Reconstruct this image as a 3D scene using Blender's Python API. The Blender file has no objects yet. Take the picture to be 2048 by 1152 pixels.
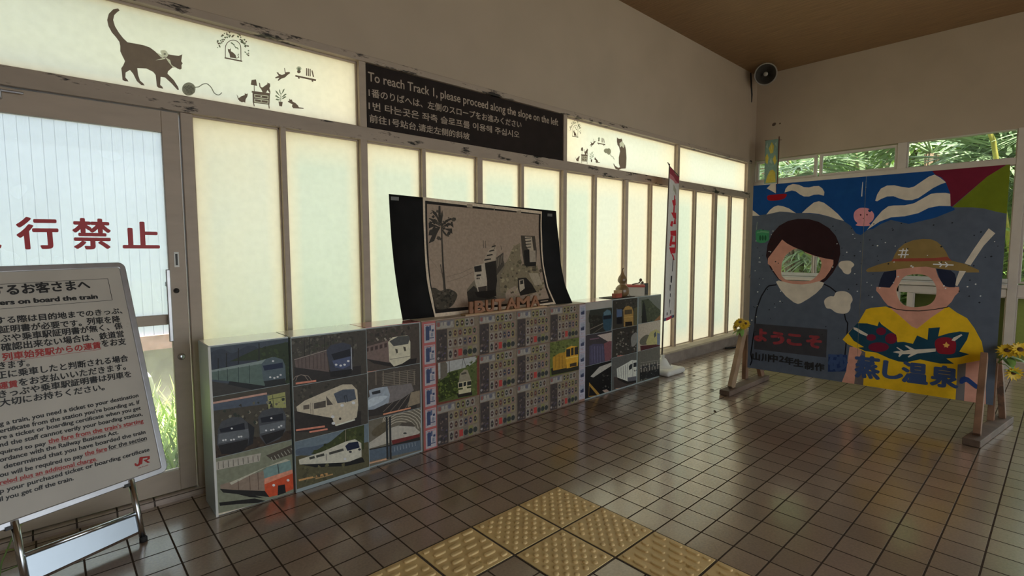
import bpy, bmesh, math, random
import numpy as np
from mathutils import Vector as V, Matrix as M
from mathutils.geometry import delaunay_2d_cdt

sc = bpy.context.scene
COL = sc.collection
PI = math.pi

# ------------------------------------------------------------------ camera
F_PX = 1018.32
YAW, PITCH, ROLL = math.radians(47.496), math.radians(-4.432), math.radians(-0.142)
CAM = V((-6.832, -2.806, 1.344))
FW = V((math.cos(YAW)*math.cos(PITCH), math.sin(YAW)*math.cos(PITCH), math.sin(PITCH)))
_r = V((math.sin(YAW), -math.cos(YAW), 0))
_u = _r.cross(FW)
RT = _r*math.cos(ROLL) + _u*math.sin(ROLL)
UP = -_r*math.sin(ROLL) + _u*math.cos(ROLL)
cam_data = bpy.data.cameras.new('camera')
cam_data.sensor_width = 36
cam_data.lens = 36*F_PX/2048
cam_data.clip_start = 0.05
cam = bpy.data.objects.new('camera', cam_data)
COL.objects.link(cam)
cam.matrix_world = M(((RT.x, UP.x, -FW.x, CAM.x), (RT.y, UP.y, -FW.y, CAM.y), (RT.z, UP.z, -FW.z, CAM.z), (0, 0, 0, 1)))
sc.camera = cam

# ------------------------------------------------------------------ world, sun, daylight, exposure
world = bpy.data.worlds.new('sky')
sc.world = world
world.use_nodes = True
bg = world.node_tree.nodes['Background']
bg.inputs['Color'].default_value = (0.84, 0.93, 1.0, 1)
bg.inputs['Strength'].default_value = 2.6
sun_d = bpy.data.lights.new('sun', 'SUN')
sun_d.energy = 17.0
sun_d.angle = math.radians(3)
sun_d.color = (1.0, 0.93, 0.80)
sun = bpy.data.objects.new('sun', sun_d)
COL.objects.link(sun)
sun.rotation_euler = V((0.10, 0.12, -1.0)).to_track_quat('-Z', 'Y').to_euler()


def area(name, loc, aim, sx, sy, power, color):
    d = bpy.data.lights.new(name, 'AREA')
    d.shape = 'RECTANGLE'
    d.size, d.size_y = sx, sy
    d.energy = power
    d.color = color
    o = bpy.data.objects.new(name, d)
    COL.objects.link(o)
    o.location = loc
    o.rotation_euler = (V(aim)-V(loc)).to_track_quat('-Z', 'Y').to_euler()
    return o


# daylight through the open station entrance (behind the camera) and through the ticket-gate side
area('entrance_daylight', (-4.5, -7.7, 1.5), (-4.5, 0, 1.2), 4.2, 2.6, 38, (0.95, 0.98, 1.0))
area('side_door_daylight', (1.4, -3.9, 1.3), (-3, -3.9, 0.9), 2.2, 2.2, 42, (0.85, 0.93, 1.0))
vs = sc.view_settings
vs.view_transform = 'Standard'
vs.look = 'None'
vs.exposure = -0.15
vs.gamma = 1.0
vs.use_curve_mapping = False

# ------------------------------------------------------------------ small helpers


def ray(x, y):
    return FW + RT*((x-1024)/F_PX) - UP*((y-576)/F_PX)


def on_plane(x, y, p0, n):
    d = ray(x, y)
    return CAM + d*((V(p0)-CAM).dot(n)/d.dot(n))


def lin(c):
    c /= 255.0
    return c/12.92 if c <= 0.04045 else ((c+0.055)/1.055)**2.4


def col(r, g, b, k=1.0):
    return (min(lin(r)*k, .85), min(lin(g)*k, .85), min(lin(b)*k, .85))


WLOC = {}     # world location of every thing / part parent


def tag(o, label=None, cat=None, group=None, kind=None):
    if label: o['label'] = label
    if cat: o['category'] = cat
    if group: o['group'] = group
    if kind: o['kind'] = kind
    return o


def thing(name, loc, label, cat, group=None):
    o = bpy.data.objects.new(name, None)
    o.empty_display_size = .1
    COL.objects.link(o)
    o.location = loc
    WLOC[o.name] = V(loc)
    return tag(o, label, cat, group)


def link_mesh(name, me, parent=None):
    o = bpy.data.objects.new(name, me)
    COL.objects.link(o)
    if parent is not None:
        o.parent = parent
        WLOC[o.name] = WLOC[parent.name]
        me.transform(M.Translation(-WLOC[parent.name]))
    else:
        WLOC[o.name] = V((0, 0, 0))
    return o


def dup(o, delta=(0, 0, 0), label=None, cat=None, group=None, rot=None, scale=None, parent=None):
    c = o.copy()
    COL.objects.link(c)
    if parent is None:
        c.location = o.location + V(delta)
        if rot is not None: c.rotation_euler.z = rot
        if scale is not None: c.scale = (scale,)*3
        tag(c, label, cat, group)
    else:
        c.parent = parent
    for ch in [x for x in COL.objects if x.parent == o]:
        dup(ch, parent=c)
    return c


class MB:
    """collects world-space shapes; build() links them as one mesh object"""
    def __init__(s):
        s.v = []
        s.f = []
        s.sm = []

    def add(s, vs, fs, smooth=False):
        k = len(s.v)
        s.v += [tuple(p) for p in vs]
        s.f += [tuple(i+k for i in f) for f in fs]
        s.sm += [smooth]*len(fs)
        return s

    def hexa(s, p):
        return s.add(p, [(0, 3, 2, 1), (4, 5, 6, 7), (0, 1, 5, 4), (1, 2, 6, 5), (2, 3, 7, 6), (3, 0, 4, 7)])

    def box(s, x0, x1, y0, y1, z0, z1):
        return s.hexa([(x0, y0, z0), (x1, y0, z0), (x1, y1, z0), (x0, y1, z0), (x0, y0, z1), (x1, y0, z1), (x1, y1, z1), (x0, y1, z1)])

    def obox(s, o, u, v, w, a0, a1, b0, b1, c0, c1):
        o, u, v, w = V(o), V(u), V(v), V(w)
        g = lambda a, b, c: o+u*a+v*b+w*c
        return s.hexa([g(a0, b0, c0), g(a1, b0, c0), g(a1, b1, c0), g(a0, b1, c0), g(a0, b0, c1), g(a1, b0, c1), g(a1, b1, c1), g(a0, b1, c1)])

    def beam(s, p0, p1, w, h, side=(0, 0, 1)):
        p0, p1 = V(p0), V(p1)
        d = (p1-p0).normalized()
        a = d.cross(V(side)).normalized()
        b = a.cross(d)
        g = lambda p, i, j: p+a*(w/2*i)+b*(h/2*j)
        return s.hexa([g(p0, -1, -1), g(p0, 1, -1), g(p0, 1, 1), g(p0, -1, 1), g(p1, -1, -1), g(p1, 1, -1), g(p1, 1, 1), g(p1, -1, 1)])

    def tube(s, pts, r, n=10, cap=True, rs=None):
        pts = [V(p) for p in pts]
        rings = []
        a = None
        for i, p in enumerate(pts):
            d = (pts[min(i+1, len(pts)-1)]-pts[max(i-1, 0)]).normalized()
            if a is None:
                a = d.cross(V((0, 0, 1)) if abs(d.z) < .9 else V((1, 0, 0))).normalized()
            else:
                a = (a-d*a.dot(d)).normalized()
            b = d.cross(a)
            rr = rs[i] if rs else r
            rings.append([p+(a*math.cos(2*PI*k/n)+b*math.sin(2*PI*k/n))*rr for k in range(n)])
        vs = [p for ring in rings for p in ring]
        fs = [(i*n+k, i*n+(k+1) % n, (i+1)*n+(k+1) % n, (i+1)*n+k) for i in range(len(pts)-1) for k in range(n)]
        s.add(vs, fs, True)
        if cap:
            k0 = len(s.v)-len(vs)
            s.f += [tuple(k0+k for k in range(n))[::-1], tuple(k0+(len(pts)-1)*n+k for k in range(n))]
            s.sm += [False, False]
        return s

    def lathe(s, prof, c=(0, 0, 0), n=28, axis=(0, 0, 1)):
        w = V(axis).normalized()
        a = w.cross(V((1, 0, 0)) if abs(w.x) < .9 else V((0, 1, 0))).normalized()
        b = w.cross(a)
        c = V(c)
        vs = [c+w*z+(a*math.cos(2*PI*k/n)+b*math.sin(2*PI*k/n))*max(r, 1e-4) for r, z in prof for k in range(n)]
        fs = [(i*n+k, i*n+(k+1) % n, (i+1)*n+(k+1) % n, (i+1)*n+k) for i in range(len(prof)-1) for k in range(n)]
        return s.add(vs, fs, True)

    def blade(s, p, d, side, L, w, droop=0.0, seg=3, fold=0.0):
        """leaf blade: tapered, drooping strip"""
        p, d, side = V(p), V(d).normalized(), V(side).normalized()
        up = side.cross(d)
        vs = []
        for i in range(seg+1):
            t = i/seg
            q = p+d*(L*t)+V((0, 0, -1))*(droop*L*t*t)
            ww = w*(math.sin(PI*min(t*.85+.15, 1.0))**.7 if t < 1 else .04)
            vs += [q-side*ww/2, q+up*(fold*ww), q+side*ww/2]
        fs = []
        for i in range(seg):
            k = i*3
            fs += [(k, k+1, k+4, k+3), (k+1, k+2, k+5, k+4)]
        return s.add(vs, fs, True)

    def build(s, name, m, parent=None, bev=0, seg=2):
        me = bpy.data.meshes.new(name)
        me.from_pydata(s.v, [], s.f)
        me.polygons.foreach_set('use_smooth', s.sm)
        me.materials.append(m)
        me.update()
        o = link_mesh(name, me, parent)
        if bev:
            b = o.modifiers.new('bevel', 'BEVEL')
            b.width = bev
            b.segments = seg
            b.limit_method = 'ANGLE'
        return o


# ------------------------------------------------------------------ materials
MATS = {}


def mat(name, c, rough=.6, metal=0.0, var=.12, scale=6.0, bump=0.0, stain=None, stain_amt=.62, stain_scale=3.0, spec=.5, coat=0.0, stretch=(1, 1, 1)):
    """procedural principled material: base colour broken up by noise, optional stains and bump"""
    if name in MATS: return MATS[name]
    m = bpy.data.materials.new(name)
    m.use_nodes = True
    nt = m.node_tree
    N = nt.nodes
    p = N['Principled BSDF']
    p.inputs['Roughness'].default_value = rough
    p.inputs['Metallic'].default_value = metal
    p.inputs['Specular IOR Level'].default_value = spec
    p.inputs['Coat Weight'].default_value = coat
    p.inputs['Coat IOR'].default_value = 1.7
    p.inputs['Coat Roughness'].default_value = .12
    tc = N.new('ShaderNodeTexCoord')
    mp = N.new('ShaderNodeMapping')
    mp.inputs['Scale'].default_value = stretch
    nt.links.new(tc.outputs['Object'], mp.inputs['Vector'])
    no = N.new('ShaderNodeTexNoise')
    no.inputs['Scale'].default_value = scale
    no.inputs['Detail'].default_value = 5
    nt.links.new(mp.outputs['Vector'], no.inputs['Vector'])
    cr = N.new('ShaderNodeValToRGB')
    cr.color_ramp.elements[0].position = .3
    cr.color_ramp.elements[1].position = .7
    cr.color_ramp.elements[0].color = (c[0]*(1-var), c[1]*(1-var), c[2]*(1-var*1.1), 1)
    cr.color_ramp.elements[1].color = (min(c[0]*(1+var), 1), min(c[1]*(1+var), 1), min(c[2]*(1+var), 1), 1)
    nt.links.new(no.outputs['Fac'], cr.inputs['Fac'])
    out = cr.outputs['Color']
    if stain:
        n2 = N.new('ShaderNodeTexNoise')
        n2.inputs['Scale'].default_value = stain_scale
        n2.inputs['Detail'].default_value = 8
        n2.inputs['Roughness'].default_value = .68
        nt.links.new(mp.outputs['Vector'], n2.inputs['Vector'])
        r2 = N.new('ShaderNodeValToRGB')
        r2.color_ramp.elements[0].position = stain_amt
        r2.color_ramp.elements[1].position = stain_amt+.06
        nt.links.new(n2.outputs['Fac'], r2.inputs['Fac'])
        mx = N.new('ShaderNodeMix')
        mx.data_type = 'RGBA'
        mx.inputs['B'].default_value = (*stain, 1)
        nt.links.new(r2.outputs['Color'], mx.inputs['Factor'])
        nt.links.new(out, mx.inputs['A'])
        out = mx.outputs['Result']
    nt.links.new(out, p.inputs['Base Color'])
    if bump:
        b = N.new('ShaderNodeBump')
        b.inputs['Strength'].default_value = bump
        b.inputs['Distance'].default_value = .004
        nt.links.new(no.outputs['Fac'], b.inputs['Height'])
        nt.links.new(b.outputs['Normal'], p.inputs['Normal'])
    MATS[name] = m
    return m


def paint_mat(name, rough, spec=.5, bump=0.0, var=.1, scale=40.0):
    """reads the flat print / paint colours stored on the faces, with slight wear"""
    m = bpy.data.materials.new(name)
    m.use_nodes = True
    nt = m.node_tree
    N = nt.nodes
    p = N['Principled BSDF']
    p.inputs['Roughness'].default_value = rough
    p.inputs['Specular IOR Level'].default_value = spec
    at = N.new('ShaderNodeAttribute')
    at.attribute_name = 'paint'
    tc = N.new('ShaderNodeTexCoord')
    no = N.new('ShaderNodeTexNoise')
    no.inputs['Scale'].default_value = scale
    no.inputs['Detail'].default_value = 6
    nt.links.new(tc.outputs['Object'], no.inputs['Vector'])
    mr = N.new('ShaderNodeMapRange')
    mr.inputs['From Min'].default_value = .3
    mr.inputs['From Max'].default_value = .7
    mr.inputs['To Min'].default_value = 1-var
    mr.inputs['To Max'].default_value = 1+var
    nt.links.new(no.outputs['Fac'], mr.inputs['Value'])
    vm = N.new('ShaderNodeVectorMath')
    vm.operation = 'SCALE'
    nt.links.new(at.outputs['Color'], vm.inputs[0])
    nt.links.new(mr.outputs['Result'], vm.inputs['Scale'])
    nt.links.new(vm.outputs['Vector'], p.inputs['Base Color'])
    if bump:
        b = N.new('ShaderNodeBump')
        b.inputs['Strength'].default_value = bump
        b.inputs['Distance'].default_value = .002
        nt.links.new(no.outputs['Fac'], b.inputs['Height'])
        nt.links.new(b.outputs['Normal'], p.inputs['Normal'])
    return m


PRINT = paint_mat("printed_paper", .4, spec=.22, var=.12, scale=55)
PAINT = paint_mat('brush_paint', .7, spec=.15, bump=.15, var=.09, scale=14)


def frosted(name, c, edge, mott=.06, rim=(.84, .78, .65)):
    """frosted glass pane: lets daylight through diffusely, faint grime mottling, yellower tint at the rim"""
    m = bpy.data.materials.new(name)
    m.use_nodes = True
    nt = m.node_tree
    N = nt.nodes
    N.remove(N['Principled BSDF'])
    out = N['Material Output']
    tc = N.new('ShaderNodeTexCoord')
    no = N.new('ShaderNodeTexNoise')
    no.inputs['Scale'].default_value = 1.1
    no.inputs['Detail'].default_value = 4
    nt.links.new(tc.outputs['Object'], no.inputs['Vector'])
    cr = N.new('ShaderNodeValToRGB')
    cr.color_ramp.elements[0].position = .35
    cr.color_ramp.elements[1].position = .68
    cr.color_ramp.elements[0].color = (*c, 1)
    cr.color_ramp.elements[1].color = (*edge, 1)
    nt.links.new(no.outputs['Fac'], cr.inputs['Fac'])
    n2 = N.new('ShaderNodeTexNoise')
    n2.inputs['Scale'].default_value = 26
    n2.inputs['Detail'].default_value = 6
    nt.links.new(tc.outputs['Object'], n2.inputs['Vector'])
    mr = N.new('ShaderNodeMapRange')
    mr.inputs['From Min'].default_value = .35
    mr.inputs['From Max'].default_value = .75
    mr.inputs['To Min'].default_value = 1.0
    mr.inputs['To Max'].default_value = 1-mott
    nt.links.new(n2.outputs['Fac'], mr.inputs['Value'])
    # yellower tint along the edges of the pane
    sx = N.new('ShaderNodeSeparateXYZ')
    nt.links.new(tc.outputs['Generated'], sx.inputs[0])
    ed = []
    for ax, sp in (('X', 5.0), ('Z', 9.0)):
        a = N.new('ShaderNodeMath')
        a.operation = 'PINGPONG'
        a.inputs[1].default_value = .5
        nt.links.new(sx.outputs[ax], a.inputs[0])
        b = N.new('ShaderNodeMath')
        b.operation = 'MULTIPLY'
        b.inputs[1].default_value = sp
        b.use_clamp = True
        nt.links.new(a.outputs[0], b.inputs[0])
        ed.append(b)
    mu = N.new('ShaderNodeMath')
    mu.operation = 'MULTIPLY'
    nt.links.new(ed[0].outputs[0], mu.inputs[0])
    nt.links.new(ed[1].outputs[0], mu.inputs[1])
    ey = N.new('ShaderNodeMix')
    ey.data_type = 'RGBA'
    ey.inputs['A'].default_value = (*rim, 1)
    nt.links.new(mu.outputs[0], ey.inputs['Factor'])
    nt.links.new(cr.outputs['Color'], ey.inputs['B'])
    vm = N.new('ShaderNodeVectorMath')
    vm.operation = 'SCALE'
    nt.links.new(ey.outputs['Result'], vm.inputs[0])
    nt.links.new(mr.outputs['Result'], vm.inputs['Scale'])
    tr = N.new('ShaderNodeBsdfTranslucent')
    nt.links.new(vm.outputs['Vector'], tr.inputs['Color'])
    gl = N.new('ShaderNodeBsdfGlossy')
    gl.inputs['Roughness'].default_value = .3
    gl.inputs['Color'].default_value = (.8, .8, .8, 1)
    mx = N.new('ShaderNodeMixShader')
    mx.inputs[0].default_value = .05
    nt.links.new(tr.outputs[0], mx.inputs[1])
    nt.links.new(gl.outputs[0], mx.inputs[2])
    nt.links.new(mx.outputs[0], out.inputs['Surface'])
    return m


def clear_glass(name, tint, haze):
    m = bpy.data.materials.new(name)
    m.use_nodes = True
    nt = m.node_tree
    N = nt.nodes
    N.remove(N['Principled BSDF'])
    out = N['Material Output']
    tr = N.new('ShaderNodeBsdfTransparent')
    tr.inputs['Color'].default_value = (*tint, 1)
    tl = N.new('ShaderNodeBsdfTranslucent')
    tl.inputs['Color'].default_value = (.85, .88, .9, 1)
    no = N.new('ShaderNodeTexNoise')
    no.inputs['Scale'].default_value = 5
    mr = N.new('ShaderNodeMapRange')
    mr.inputs['To Min'].default_value = haze*.6
    mr.inputs['To Max'].default_value = haze*1.4
    nt.links.new(no.outputs['Fac'], mr.inputs['Value'])
    m1 = N.new('ShaderNodeMixShader')
    nt.links.new(mr.outputs['Result'], m1.inputs[0])
    nt.links.new(tr.outputs[0], m1.inputs[1])
    nt.links.new(tl.outputs[0], m1.inputs[2])
    gl = N.new('ShaderNodeBsdfGlossy')
    gl.inputs['Roughness'].default_value = .02
    fr = N.new('ShaderNodeFresnel')
    fr.inputs['IOR'].default_value = 1.35
    m2 = N.new('ShaderNodeMixShader')
    nt.links.new(fr.outputs[0], m2.inputs[0])
    nt.links.new(m1.outputs[0], m2.inputs[1])
    nt.links.new(gl.outputs[0], m2.inputs[2])
    nt.links.new(m2.outputs[0], out.inputs['Surface'])
    return m


WALL = mat('wall_plaster', (.46, .375, .285), .75, var=.05, scale=2.2, bump=.05, stain=(.16, .12, .09), stain_amt=.74, stain_scale=5)
FRAME = mat('window_frame_paint', (.46, .37, .29), .5, var=.06, scale=9, stain=(.03, .022, .018), stain_amt=.71, stain_scale=7, stretch=(.6, 1, 2.2))
TRIMM = mat('rusty_head_trim', (.42, .34, .27), .55, var=.08, scale=9, stain=(.02, .015, .012), stain_amt=.56, stain_scale=9, stretch=(.5, 1, 1.8))
WFRAME = mat('back_window_frame_paint', (.62, .56, .50), .5, var=.05, scale=9, stain=(.12, .09, .07), stain_amt=.72, stain_scale=8)
SILL = mat('painted_sill', (.66, .58, .46), .5, var=.08, scale=8)
KERB = mat('concrete_kerb', (.34, .29, .25), .7, var=.15, scale=10, bump=.1)
CEIL = mat('brown_ceiling_board', (.25, .145, .07), .55, var=.22, scale=5, stretch=(14, .8, 1), bump=.04)
WOOD = mat('weathered_wood', (.34, .20, .11), .65, var=.3, scale=7, stretch=(1, 1, .25), bump=.15)
WOODLT = mat('pale_wood', (.50, .33, .18), .6, var=.2, scale=9, stretch=(1, 1, .3), bump=.1)
DARKWOOD = mat('dark_wood', (.13, .085, .06), .6, var=.3, scale=8, bump=.1)
CHROME = mat('brushed_chrome', (.62, .64, .66), .22, 1.0, var=.08, scale=30)
ALU = mat('grey_aluminium', (.48, .48, .50), .35, .8, var=.08, scale=20)
BLACKM = mat('black_metal', (.03, .028, .026), .5, var=.2, scale=20)
GREYP = mat('grey_speaker_plastic', (.30, .28, .25), .5, var=.1, scale=20)
WHITEP = mat('white_plastic', (.78, .77, .72), .45, var=.05, scale=8)
BOXGREY = mat('box_side_melamine', (.36, .42, .42), .35, var=.05, scale=5)
BOXTOPW = mat('white_paper_top', (.80, .78, .68), .2, spec=1.0, coat=1.0, var=.04, scale=6)
BOXTOPR = mat('red_paper_top', (.72, .22, .22), .2, spec=1.0, coat=1.0, var=.08, scale=5)
BOXTOPP = mat('pink_paper_top', (.78, .42, .40), .2, spec=1.0, coat=1.0, var=.08, scale=5)
PANELBK = mat('black_card', (.016, .016, .016), .75, var=.25, scale=6, spec=.15)
SIGNBR = mat('dark_brown_sign', (.024, .017, .015), .6, spec=.15, var=.15, scale=8)
LETTER = mat('pale_sign_lettering', (.46, .37, .29), .5, var=.05, scale=30)
STICK = mat('dark_sticker_film', (.075, .058, .048), .5, var=.08, scale=12)
STICKG = mat('green_sticker_film', (.10, .16, .10), .5, var=.1, scale=12)
STICKP = mat('pale_sticker_film', (.55, .56, .48), .5, var=.08, scale=20)
REDL = mat('red_door_lettering', (.50, .012, .02), .45, var=.05, scale=20)
LEAF = mat('leaf_green', (.20, .34, .085), .45, var=.35, scale=11)
LEAFL = mat('bright_leaf', (.36, .52, .12), .45, var=.3, scale=9)
PALM = mat('glossy_palm_leaf', (.38, .52, .31), .28, var=.35, scale=6, spec=.8)
BARK = mat('bark', (.22, .15, .09), .8, var=.35, scale=14, bump=.4)
GRASS = mat('grass_blades', (.46, .60, .20), .5, var=.35, scale=4)
EARTH = mat('outdoor_earth', (.30, .29, .22), .9, var=.2, scale=3)
HILLM = mat('hillside_green', (.10, .15, .06), .8, var=.5, scale=3)
TACT = mat('tactile_yellow', (.80, .58, .27), .42, var=.1, scale=9, bump=.05, stain=(.58, .38, .14), stain_amt=.60, stain_scale=5)
RUBBER = mat('black_rubber', (.02, .02, .02), .7, var=.1)
YELLOW = mat('yellow_petal', (.75, .50, .03), .5, var=.15, scale=30)
FLCEN = mat('sunflower_centre', (.10, .05, .02), .7, var=.3, scale=60)


def floor_material():
    m = bpy.data.materials.new('quarry_tile_floor')
    m.use_nodes = True
    nt = m.node_tree
    N = nt.nodes
    p = N['Principled BSDF']
    tc = N.new('ShaderNodeTexCoord')
    mp = N.new('ShaderNodeMapping')
    T = .155
    mp.inputs['Location'].default_value = (4.761/T+200, .926/T+200, 0)
    mp.inputs['Scale'].default_value = (1/T, 1/T, 1/T)
    nt.links.new(tc.outputs['Object'], mp.inputs['Vector'])
    br = N.new('ShaderNodeTexBrick')
    br.offset = 0
    br.squash = 1
    br.inputs['Scale'].default_value = 1
    br.inputs['Brick Width'].default_value = 1
    br.inputs['Row Height'].default_value = 1
    br.inputs['Mortar Size'].default_value = .026
    br.inputs['Mortar Smooth'].default_value = .15
    br.inputs['Color1'].default_value = (.37, .255, .172, 1)
    br.inputs['Color2'].default_value = (.265, .178, .12, 1)
    br.inputs['Mortar'].default_value = (.075, .055, .042, 1)
    nt.links.new(mp.outputs['Vector'], br.inputs['Vector'])
    no = N.new('ShaderNodeTexNoise')
    no.inputs['Scale'].default_value = 1.6
    no.inputs['Detail'].default_value = 7
    nt.links.new(tc.outputs['Object'], no.inputs['Vector'])
    n2 = N.new('ShaderNodeTexNoise')
    n2.inputs['Scale'].default_value = 90
    n2.inputs['Detail'].default_value = 4
    nt.links.new(tc.outputs['Object'], n2.inputs['Vector'])
    ad = N.new('ShaderNodeMath')
    ad.operation = 'ADD'
    nt.links.new(no.outputs['Fac'], ad.inputs[0])
    nt.links.new(n2.outputs['Fac'], ad.inputs[1])
    mr = N.new('ShaderNodeMapRange')
    mr.inputs['From Min'].default_value = .7
    mr.inputs['From Max'].default_value = 1.3
    mr.inputs['To Min'].default_value = .78
    mr.inputs['To Max'].default_value = 1.2
    nt.links.new(ad.outputs[0], mr.inputs['Value'])
    vm = N.new('ShaderNodeVectorMath')
    vm.operation = 'SCALE'
    nt.links.new(br.outputs['Color'], vm.inputs[0])
    nt.links.new(mr.outputs['Result'], vm.inputs['Scale'])
    nt.links.new(vm.outputs['Vector'], p.inputs['Base Color'])
    r = N.new('ShaderNodeMapRange')
    r.inputs['To Min'].default_value = .24
    r.inputs['To Max'].default_value = .36
    p.inputs['Specular IOR Level'].default_value = .9
    p.inputs['Coat IOR'].default_value = 1.9
    p.inputs['Coat Roughness'].default_value = .17
    iv = N.new('ShaderNodeMath')       # the joints stay matt
    iv.operation = 'SUBTRACT'
    iv.inputs[0].default_value = 1.0
    nt.links.new(br.outputs['Fac'], iv.inputs[1])
    nt.links.new(iv.outputs[0], p.inputs['Coat Weight'])
    nt.links.new(iv.outputs[0], p.inputs['Specular IOR Level'])
    nt.links.new(no.outputs['Fac'], r.inputs['Value'])
    nt.links.new(r.outputs['Result'], p.inputs['Roughness'])
    bp = N.new('ShaderNodeBump')
    bp.inputs['Strength'].default_value = .5
    bp.inputs['Distance'].default_value = .004
    bp.invert = True
    nt.links.new(br.outputs['Fac'], bp.inputs['Height'])
    b2 = N.new('ShaderNodeBump')
    b2.inputs['Strength'].default_value = .06
    b2.inputs['Distance'].default_value = .003
    nt.links.new(n2.outputs['Fac'], b2.inputs['Height'])
    nt.links.new(bp.outputs['Normal'], b2.inputs['Normal'])
    nt.links.new(b2.outputs['Normal'], p.inputs['Normal'])
    return m


# ------------------------------------------------------------------ flat artwork on a plane (posters, painted boards, stickers)
class Frame:
    """a plane in the world: origin o, axes u (right) and v (up); n faces the room"""
    def __init__(s, o, u, v):
        s.o, s.u, s.v = V(o), V(u).normalized(), V(v).normalized()
        s.n = s.u.cross(s.v)

    def loc(s, x, y):
        q = on_plane(x, y, s.o, s.n)-s.o
        return (q.dot(s.u), q.dot(s.v))

    def at(s, a, b, c=0.0):
        return s.o+s.u*a+s.v*b+s.n*c


def parse(t):
    return [tuple(float(q) for q in w.split(',')) for w in t.split()]


def smooth_poly(p, k=4):
    out = []
    n = len(p)
    for i in range(n):
        a, b, c, d = p[i-1], p[i], p[(i+1) % n], p[(i+2) % n]
        for j in range(k):
            t = j/k
            out.append(tuple(.5*((2*b[q])+(-a[q]+c[q])*t+(2*a[q]-5*b[q]+4*c[q]-d[q])*t*t+(-a[q]+3*b[q]-3*c[q]+d[q])*t*t*t) for q in (0, 1)))
    return out


class Art:
    """coloured shapes on a plane, merged into one non-overlapping sheet"""
    def __init__(s, to_local, k=1.0):
        s.tl = to_local
        s.k = k
        s.fr = (0, 0, 1)
        s.layers = []      # (points, colour)
        s.holes = []
        s.grid = []
        s.clip = True

    def frame(s, x, y, sc_):
        s.fr = (x, y, sc_)
        return s

    def px(s, pts):
        x, y, k = s.fr
        return [s.tl(x+a/k, y+b/k) for a, b in pts]

    def local(s, pts, c):
        s.layers.append(([tuple(p) for p in pts], c))

    def poly(s, c, t, sm=False):
        p = parse(t) if isinstance(t, str) else t
        if sm: p = smooth_poly(p)
        s.layers.append((s.px(p), col(*c, s.k)))

    def hole(s, t, sm=False):
        p = parse(t)
        if sm: p = smooth_poly(p)
        s.holes.append(s.px(p))

    def ell(s, c, x, y, rx, ry, n=14):
        s.poly(c, [(x+rx*math.cos(2*PI*i/n), y+ry*math.sin(2*PI*i/n)) for i in range(n)])

    def line(s, c, t, w):
        p = parse(t) if isinstance(t, str) else t
        for (a, b), (e, f) in zip(p, p[1:]):
            L = math.hypot(e-a, f-b) or 1
            nx, ny = -(f-b)/L*w/2, (e-a)/L*w/2
            s.poly(c, [(a+nx, b+ny), (e+nx, f+ny), (e-nx, f-ny), (a-nx, b-ny)])

    def scatter(s, t, n, cols, size, seed, asp=1.0):
        r = random.Random(seed)
        pts = parse(t)
        x0, x1 = min(p[0] for p in pts), max(p[0] for p in pts)
        y0, y1 = min(p[1] for p in pts), max(p[1] for p in pts)
        k = 0
        while k < n:
            x, y = r.uniform(x0, x1), r.uniform(y0, y1)
            ins = False
            for i in range(len(pts)):
                (ax, ay), (bx, by) = pts[i-1], pts[i]
                if (ay > y) != (by > y) and x < (bx-ax)*(y-ay)/(by-ay)+ax: ins = not ins
            k += 1
            if not ins: continue
            a0 = r.uniform(0, 6)
            m = r.randint(3, 5)
            z = size*r.uniform(.5, 1.4)
            s.poly(r.choice(cols), [(x+z*asp*math.cos(a0+2*PI*i/m)*r.uniform(.5, 1), y+z*math.sin(a0+2*PI*i/m)*r.uniform(.5, 1)) for i in range(m)])

    def build(s, name, world, m, parent, base=None, thick=0.0, back=(.4, .3, .2)):
        """base: outline in local coordinates (layer 0 by default)"""
        lay = s.layers
        if base is not None: lay = [(base, (0, 0, 0))]+lay
        vs, fs, es = [], [], []
        for p, c in lay:
            k = len(vs)
            if sum(p[i-1][0]*p[i][1]-p[i][0]*p[i-1][1] for i in range(len(p))) < 0: p = p[::-1]
            vs += [V(q) for q in p]
            fs.append(list(range(k, k+len(p))))
        nl = len(fs)
        for h in s.holes:
            if sum(h[i-1][0]*h[i][1]-h[i][0]*h[i-1][1] for i in range(len(h))) < 0: h = h[::-1]
            k = len(vs)
            vs += [V(q) for q in h]
            fs.append(list(range(k, k+len(h))))
        for a, b in s.grid:
            k = len(vs)
            vs += [V(a), V(b)]
            es.append((k, k+1))
        ov, oe, of, _, _, src = delaunay_2d_cdt(vs, es, fs, 1, 1e-6, True)
        bm = bmesh.new()
        bv = [bm.verts.new(world(q[0], q[1])) for q in ov]
        cl = bm.loops.layers.float_color.new('paint')
        first = 0 if base is None else 1
        for f, o in zip(of, src):
            if not o or max(o) >= nl or (s.clip and min(o) != 0): continue
            top = max(o)
            if base is not None and top == 0: continue
            try: fc = bm.faces.new([bv[i] for i in f])
            except ValueError: continue
            for lp in fc.loops: lp[cl] = (*lay[top][1], 1)
        bmesh.ops.delete(bm, geom=[v for v in bm.verts if not v.link_faces], context='VERTS')
        bm.normal_update()
        if thick:
            bm.faces.ensure_lookup_table()
            nrm = bm.faces[0].normal.copy()
            top = list(bm.faces)
            r = bmesh.ops.extrude_face_region(bm, geom=top, use_keep_orig=True)
            nv = [g for g in r['geom'] if isinstance(g, bmesh.types.BMVert)]
            w = world(0, 0)
            for v in nv: v.co -= s.nrm*thick
            tops = set(top)
            for fc in bm.faces:
                if fc not in tops:
                    for lp in fc.loops: lp[cl] = (*back, 1)
            bmesh.ops.recalc_face_normals(bm, faces=list(bm.faces))
        me = bpy.data.meshes.new(name)
        bm.to_mesh(me)
        bm.free()
        me.materials.append(m)
        return link_mesh(name, me, parent)


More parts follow.
